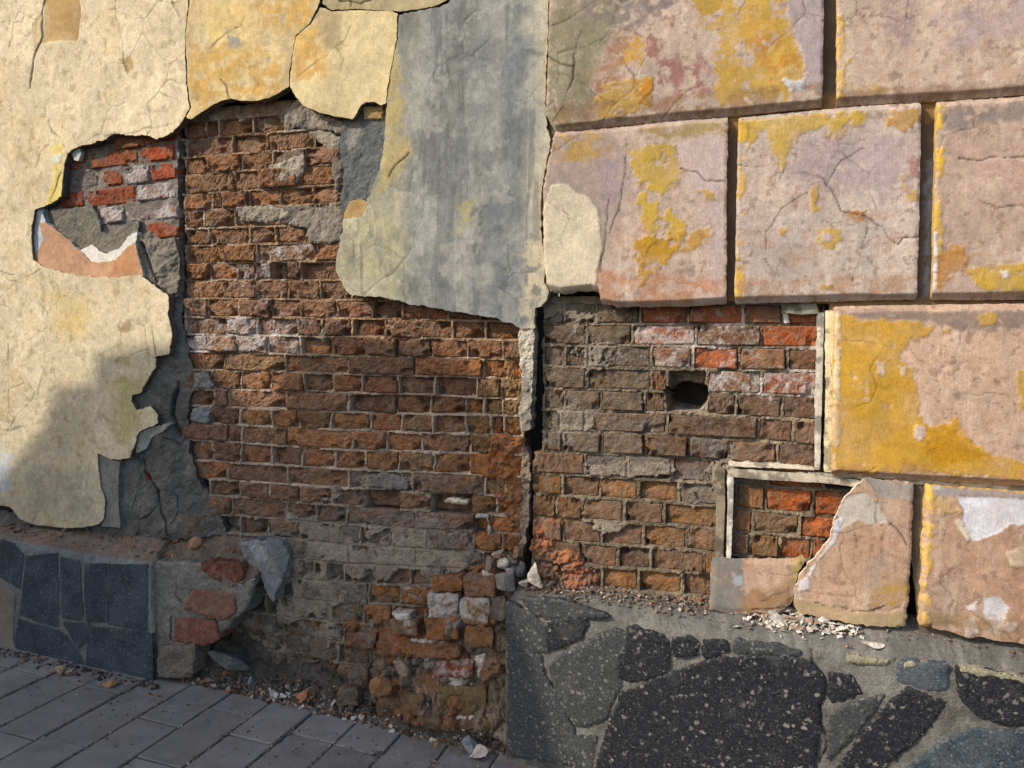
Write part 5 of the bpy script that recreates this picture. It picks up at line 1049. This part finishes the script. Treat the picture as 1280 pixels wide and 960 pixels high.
tag(rock('split_stone', 502, 834, -0.09, 28, 17, 0.05, (164, 142, 120), '', '', rot=0.75, k=3), 'pale oblong stone tipped out of the foot of the brick wall', 'stone')
tag(rock('block_stone', 476, 857, -0.11, 30, 24, 0.06, (142, 106, 72), '', '', k=6), 'brown angular stone at the foot of the brick wall', 'stone')
def ground_rock(name, x, y, w, h, c, label, cat, group=None, rot=0, k=None, dd=None, lift=0.0):
    p = G(x, y, lift); ppm = F_PX/np.dot(p-CAM, fw)
    o = inst(name, ROCK[(k if k is not None else int(x*3+y)) % 10], None, (p[0], p[1], gz(p[0])+lift+0.30*h/ppm), (random.uniform(-.2, .2), rot, random.uniform(0, 3)), (w/ppm, dd or (w+h)/2/ppm, h/ppm))
    o.color = tuple(np.array(S(*c)))+(1,); tag(o, label, cat, group); return o
ground_rock('stone_chip', 76, 843, 11, 14, (176, 152, 122), 'beige upright stone chip at the foot of blue grey tiled plinth', 'stone')
ground_rock('stone_chip', 87, 843, 9, 10, (182, 156, 128), 'small beige stone chip resting against another chip below tiled plinth', 'stone')
ground_rock('stone_chip', 138, 858, 17, 10, (154, 118, 84), 'flat brown stone chip lying alone on the paving by tiled plinth', 'stone')
ground_rock('white_stone', 597, 946, 22, 16, (214, 200, 190), 'white lump lying on the paving at the foot of crazy stone plinth', 'stone', lift=0.01)
ground_rock('grey_stone', 586, 936, 34, 11, (134, 140, 148), 'long bluish grey stone on the paving edge beside the white lump', 'stone', lift=0.01)
ground_rock('white_chip', 541, 927, 9, 7, (220, 208, 194), 'small white chip on the edge of the earth heap beside paving', 'stone', lift=0.015)
ground_rock('brick_fragment', 378, 873, 24, 14, (166, 116, 84), 'pink brown brick fragment lying among white chips on the earth heap', 'brick fragment', lift=0.05)
for x, y, w, h in ((340, 868, 8, 11), (346, 872, 7, 9), (354, 872, 9, 6), (360, 868, 6, 5)):
    ground_rock('white_lump', x, y, w, h, (216, 212, 208), 'white plaster lump lying on the dark earth heap', 'plaster lump', 'white lumps on the earth heap', lift=0.045)
ground_rock('white_lump', 391, 846, 12, 14, (222, 218, 212), 'largest white plaster lump standing alone against the foot of the brickwork', 'plaster lump', lift=0.06)
rock('slab_fragment', 312, 853, -0.2, 8, 16, 0.02, (110, 122, 136), 'small blue grey tile fragment standing in the dark earth', 'tile', rot=0.1, k=5)
tag(rock('buried_slab', 290, 822, -0.03, 58, 20, 0.10, (112, 112, 112), '', '', rot=0.18, k=7), 'grey slab half buried in earth beside the broken plinth', 'stone')
tag(rock('plaster_disc', 1092, 806, -0.11, 26, 9, 0.05, (226, 218, 206), '', '', k=8), 'white plaster flake with an orange spot lying on the stone ledge', 'plaster flake')

# ------------------------------------------------------------------ chips and gravel nobody could count
def chips(name, P, size, cols, seed, flat=0.6, label=None, cat=None):
    r = np.random.default_rng(seed); n = len(P)
    base = np.array([(-1, -1, -.6), (1, -1, -.6), (1, 1, -.6), (-1, 1, -.6), (-.6, -.7, .6), (.7, -.5, .6), (.6, .7, .5), (-.5, .6, .7)])*0.5
    fq = np.array([(0, 3, 2, 1), (4, 5, 6, 7), (0, 1, 5, 4), (1, 2, 6, 5), (2, 3, 7, 6), (3, 0, 4, 7)])
    V = base[None]*(1+r.uniform(-.35, .35, (n, 8, 3))); s_ = size*np.exp(r.normal(0, 0.5, n)); V = V*s_[:, None, None]*np.stack([np.ones(n), r.uniform(.5, 1, n), r.uniform(.3, 1, n)*flat*1.4], 1)[:, None]
    a, b_, c_ = r.uniform(0, 6.3, n), r.normal(0, .5, n), r.normal(0, .5, n)
    def rot(V, i, j, t):
        x, y = V[..., i].copy(), V[..., j].copy(); V[..., i] = x*np.cos(t)[:, None]-y*np.sin(t)[:, None]; V[..., j] = x*np.sin(t)[:, None]+y*np.cos(t)[:, None]
    rot(V, 0, 2, b_); rot(V, 1, 2, c_); rot(V, 0, 1, a); V = V+P[:, None]+np.stack([0*s_, 0*s_, s_*0.12], 1)[:, None]
    Fq = (fq[None]+8*np.arange(n)[:, None, None]).reshape(-1, 4)
    cc = np.asarray(cols)[r.integers(0, len(cols), n)]*r.uniform(.7, 1.15, (n, 1))
    o = mk(name, V.reshape(-1, 3), Fq, M_CE, None, np.repeat(cc, 8, 0), smooth=False); o['kind'] = 'stuff'
    if label: tag(o, label, cat)
    return o
dark = [S(70, 66, 62), S(62, 58, 55), S(92, 86, 80), S(110, 96, 84), S(130, 110, 90), S(150, 120, 92), S(120, 118, 116), S(84, 78, 72)]; pale = [S(210, 204, 196), S(190, 176, 158), S(168, 120, 88)]
def heap_z(x, y):                  # sample the earth skin
    i = np.clip(((x-xs[0])/0.007).astype(int), 0, len(xs)-1)
    out = np.empty(len(x))
    Ys = Yg[:, 60:]; Zs = Zg[:, 60:]
    for k in range(len(x)):
        col_ = Ys[i[k]]; j = np.argmin(np.abs(col_-y[k])); out[k] = Zs[i[k], j]
    return out
r = np.random.default_rng(3)
n = 3600; x = r.uniform(xa, xb-0.02, n); y = -0.02-(0.02+np.interp(x, xs, hw_[:, 0]))*r.beta(1.3, 1.5, n); P = np.stack([x, y, heap_z(x, y)], 1)
chips('gravel', P, 0.008, dark+dark+pale[1:], 1, label='dark gravel and earth crumbs heaped at the foot of the brick wall', cat='gravel')
n = 420; x = r.normal(W(345, 870, -.2)[0], 0.16, n); x = np.concatenate([x, r.uniform(xa, xb-.02, 380)]); x = np.clip(x, xa, xb-0.02); n = len(x)
y = -0.06-(np.interp(x, xs, hw_[:, 0])-0.04)*r.beta(1.6, 1.4, n); P = np.stack([x, y, heap_z(x, y)], 1)
chips('plaster_chips', P, 0.009, pale+[S(150, 140, 130)], 2, label='white and pink plaster chips scattered on the earth heap', cat='chips')
n = 700; x = r.uniform(-4.2, XL1+0.1, n); y = -0.165-0.10*r.beta(1.0, 3.0, n)-0.03*np.maximum(0, fbm(x, x*0, 4, 2, 3)); P = np.stack([x, y, np.array([gz(v) for v in x])+0.002], 1)
chips('earth_crumbs', P, 0.008, dark, 3, label='dark earth crumbs along the foot of the blue grey tiles', cat='earth')
n = 1100; x = r.uniform(-3.8, -0.5, n); y = -0.22-0.65*r.beta(0.7, 3.0, n); P = np.stack([x, y, np.array([gz(v) for v in x])+0.002], 1)
chips('grit', P, 0.0035, dark+pale, 4, label='fine grit strewn over the grey paving slabs', cat='grit')
def ledge(x, t, B_, F_, yb, yf): return np.stack([x, yb+(yf-yb)*t, np.array([B_(a) for a in x])+(np.array([F_(a) for a in x])-np.array([B_(a) for a in x]))*t**1.3+0.003], 1)
n = 2200; x = np.concatenate([r.uniform(XR0+.03, W(890, 760, 0)[0], 1300), r.uniform(XR0+.03, 1.7, 900)]); t = r.beta(1.0, 2.6, n)*0.75
chips('brick_crumbs', ledge(x, t, RB, RF, 0.02, -0.15), 0.0058, [S(170, 120, 88), S(150, 130, 112), S(190, 176, 160), S(120, 112, 104), S(150, 112, 86), S(140, 126, 112), S(110, 104, 98)], 5, label='crumbled brick and mortar along the ledge of the crazy stone plinth', cat='crumbs')
n = 300; x = np.clip(r.normal(W(1000, 780, -.1)[0], 0.10, n), -.5, 1.2); t = np.clip(r.normal(0.48, 0.14, n), .1, .9)
chips('paint_flakes', ledge(x, t, RB, RF, 0.02, -0.15), 0.013, [S(232, 228, 220), S(226, 220, 210), S(214, 206, 196), S(190, 160, 136), S(206, 196, 182)], 6, flat=0.35, label='white and pink paint flakes heaped on the ledge below the broken block', cat='paint flakes')
n = 500; x = r.uniform(-4.2, W(300, 690, -.1)[0], n); t = r.beta(1.1, 1.5, n)*.95
chips('ledge_crumbs', ledge(x, t, LB, LF, -0.03, -0.135), 0.007, [S(150, 126, 108), S(124, 112, 102), S(160, 108, 78), S(176, 160, 144), S(110, 100, 92)], 7, label='brown crumbs of mortar on the ledge over the blue grey tiles', cat='crumbs')
n = 90; P = np.stack([r.uniform(xa+.9, xb-.02, n), -0.12-0.2*r.random(n), np.zeros(n)], 1); P[:, 2] = heap_z(P[:, 0], P[:, 1])+0.004
o = chips('dry_leaves', P, 0.011, [S(150, 112, 76), S(150, 104, 66), S(186, 146, 100)], 8, flat=0.12, label='dry brown leaf scraps caught at the foot of the crazy stone plinth', cat='leaves')

n = 150; gx = np.concatenate([r.uniform(W(540, 900, 0)[0], XR0-0.01, 90), r.uniform(XR0, XR0+0.5, 60)]); gy = np.concatenate([r.uniform(-0.20, -0.08, 90), r.uniform(-0.20, -0.175, 60)])
V = []; Fq = []; Cg = []
for k in range(n):
    b0 = np.array([gx[k], gy[k], gz(gx[k])]); a0 = r.uniform(0, 6.3); L_ = r.uniform(0.02, 0.06); d0 = np.array([math.cos(a0)*0.8, math.sin(a0)*0.8-0.2, 0.35]); w0 = np.array([-math.sin(a0), math.cos(a0), 0])*0.0012
    p1 = b0+d0*L_*0.5+np.array([0, 0, L_*0.25]); p2 = b0+d0*L_
    i0 = len(V); V += [b0-w0, b0+w0, p1-w0, p1+w0, p2-w0*0.3, p2+w0*0.3]; Fq += [(i0, i0+1, i0+3, i0+2), (i0+2, i0+3, i0+5, i0+4)]
    Cg += [np.array(S(168, 138, 92))*r.uniform(.6, 1.1)]*6
o = mk('dry_grass', V, Fq, M_CE, None, np.array(Cg)); o['kind'] = 'stuff'; tag(o, 'thin dry grass stalks at the foot of the crazy stone plinth', 'grass')

n = 2600; gi = r.integers(-9, 8, n); x = xj+gi*SW+r.normal(0, 0.0045, n); y = -0.25-0.85*r.beta(0.8, 1.8, n); k = (x > -4.2) & (x < 0.4); x = x[k]; y = y[k]
P = np.stack([x, y, np.array([gz(v) for v in x])-0.001], 1)
chips('joint_sand', P, 0.0042, [S(150, 140, 124), S(128, 118, 104), S(170, 160, 144), S(100, 94, 86)], 9, label='pale sand caught in the joints between the grey paving slabs', cat='sand')

# ------------------------------------------------------------------ unseen stepped slab, added and shaped so its shadow falls on the wall
YC = -3.4
def cast(px_, py_, Y0):
    x, z = W(px_, py_, Y0); t = (Y0-YC)/(-to_sun[1]); return (x+to_sun[0]*t, z+to_sun[2]*t)
prof = [cast(*p) for p in ((-160, 742, -0.06), (0, 600, -0.06), (52, 535, -0.06), (72, 482, -0.06), (118, 480, -0.06), (124, 444, -0.06), (216, 428, -0.06), (250, 500, 0), (345, 505, 0), (360, 440, 0), (420, 412, 0), (560, 440, 0), (588, 560, 0), (604, 640, 0), (612, 760, -0.1), (640, 930, -0.15))]
low = prof[-1]; prof += [(low[0]+0.5, low[1]-0.9), (low[0]+0.9, -0.4), (prof[0][0]-3.0, -0.4), (prof[0][0]-3.0, prof[0][1]-1.0)]
n = len(prof); V = [(x, YC, z) for x, z in prof]+[(x, YC-0.2, z) for x, z in prof]
import bmesh
bm = bmesh.new(); vv = [bm.verts.new(v) for v in V]
bm.faces.new(vv[:n]); bm.faces.new(vv[n:][::-1])
for i in range(n): bm.faces.new((vv[i], vv[n+i], vv[n+(i+1) % n], vv[(i+1) % n]))
bmesh.ops.recalc_face_normals(bm, faces=bm.faces)
me = bpy.data.meshes.new('shadow_caster'); bm.to_mesh(me); bm.free(); me.materials.append(M_FAR)
gw = bpy.data.objects.new('shadow_caster', me); COL.objects.link(gw)
gw['kind'] = 'thing'; lwall['kind'] = 'thing'; rwall['kind'] = 'thing'; lpl['kind'] = 'thing'; rpl['kind'] = 'thing'
tag(gw, 'unseen stepped slab added to cast the shadow on the wall', 'wall')
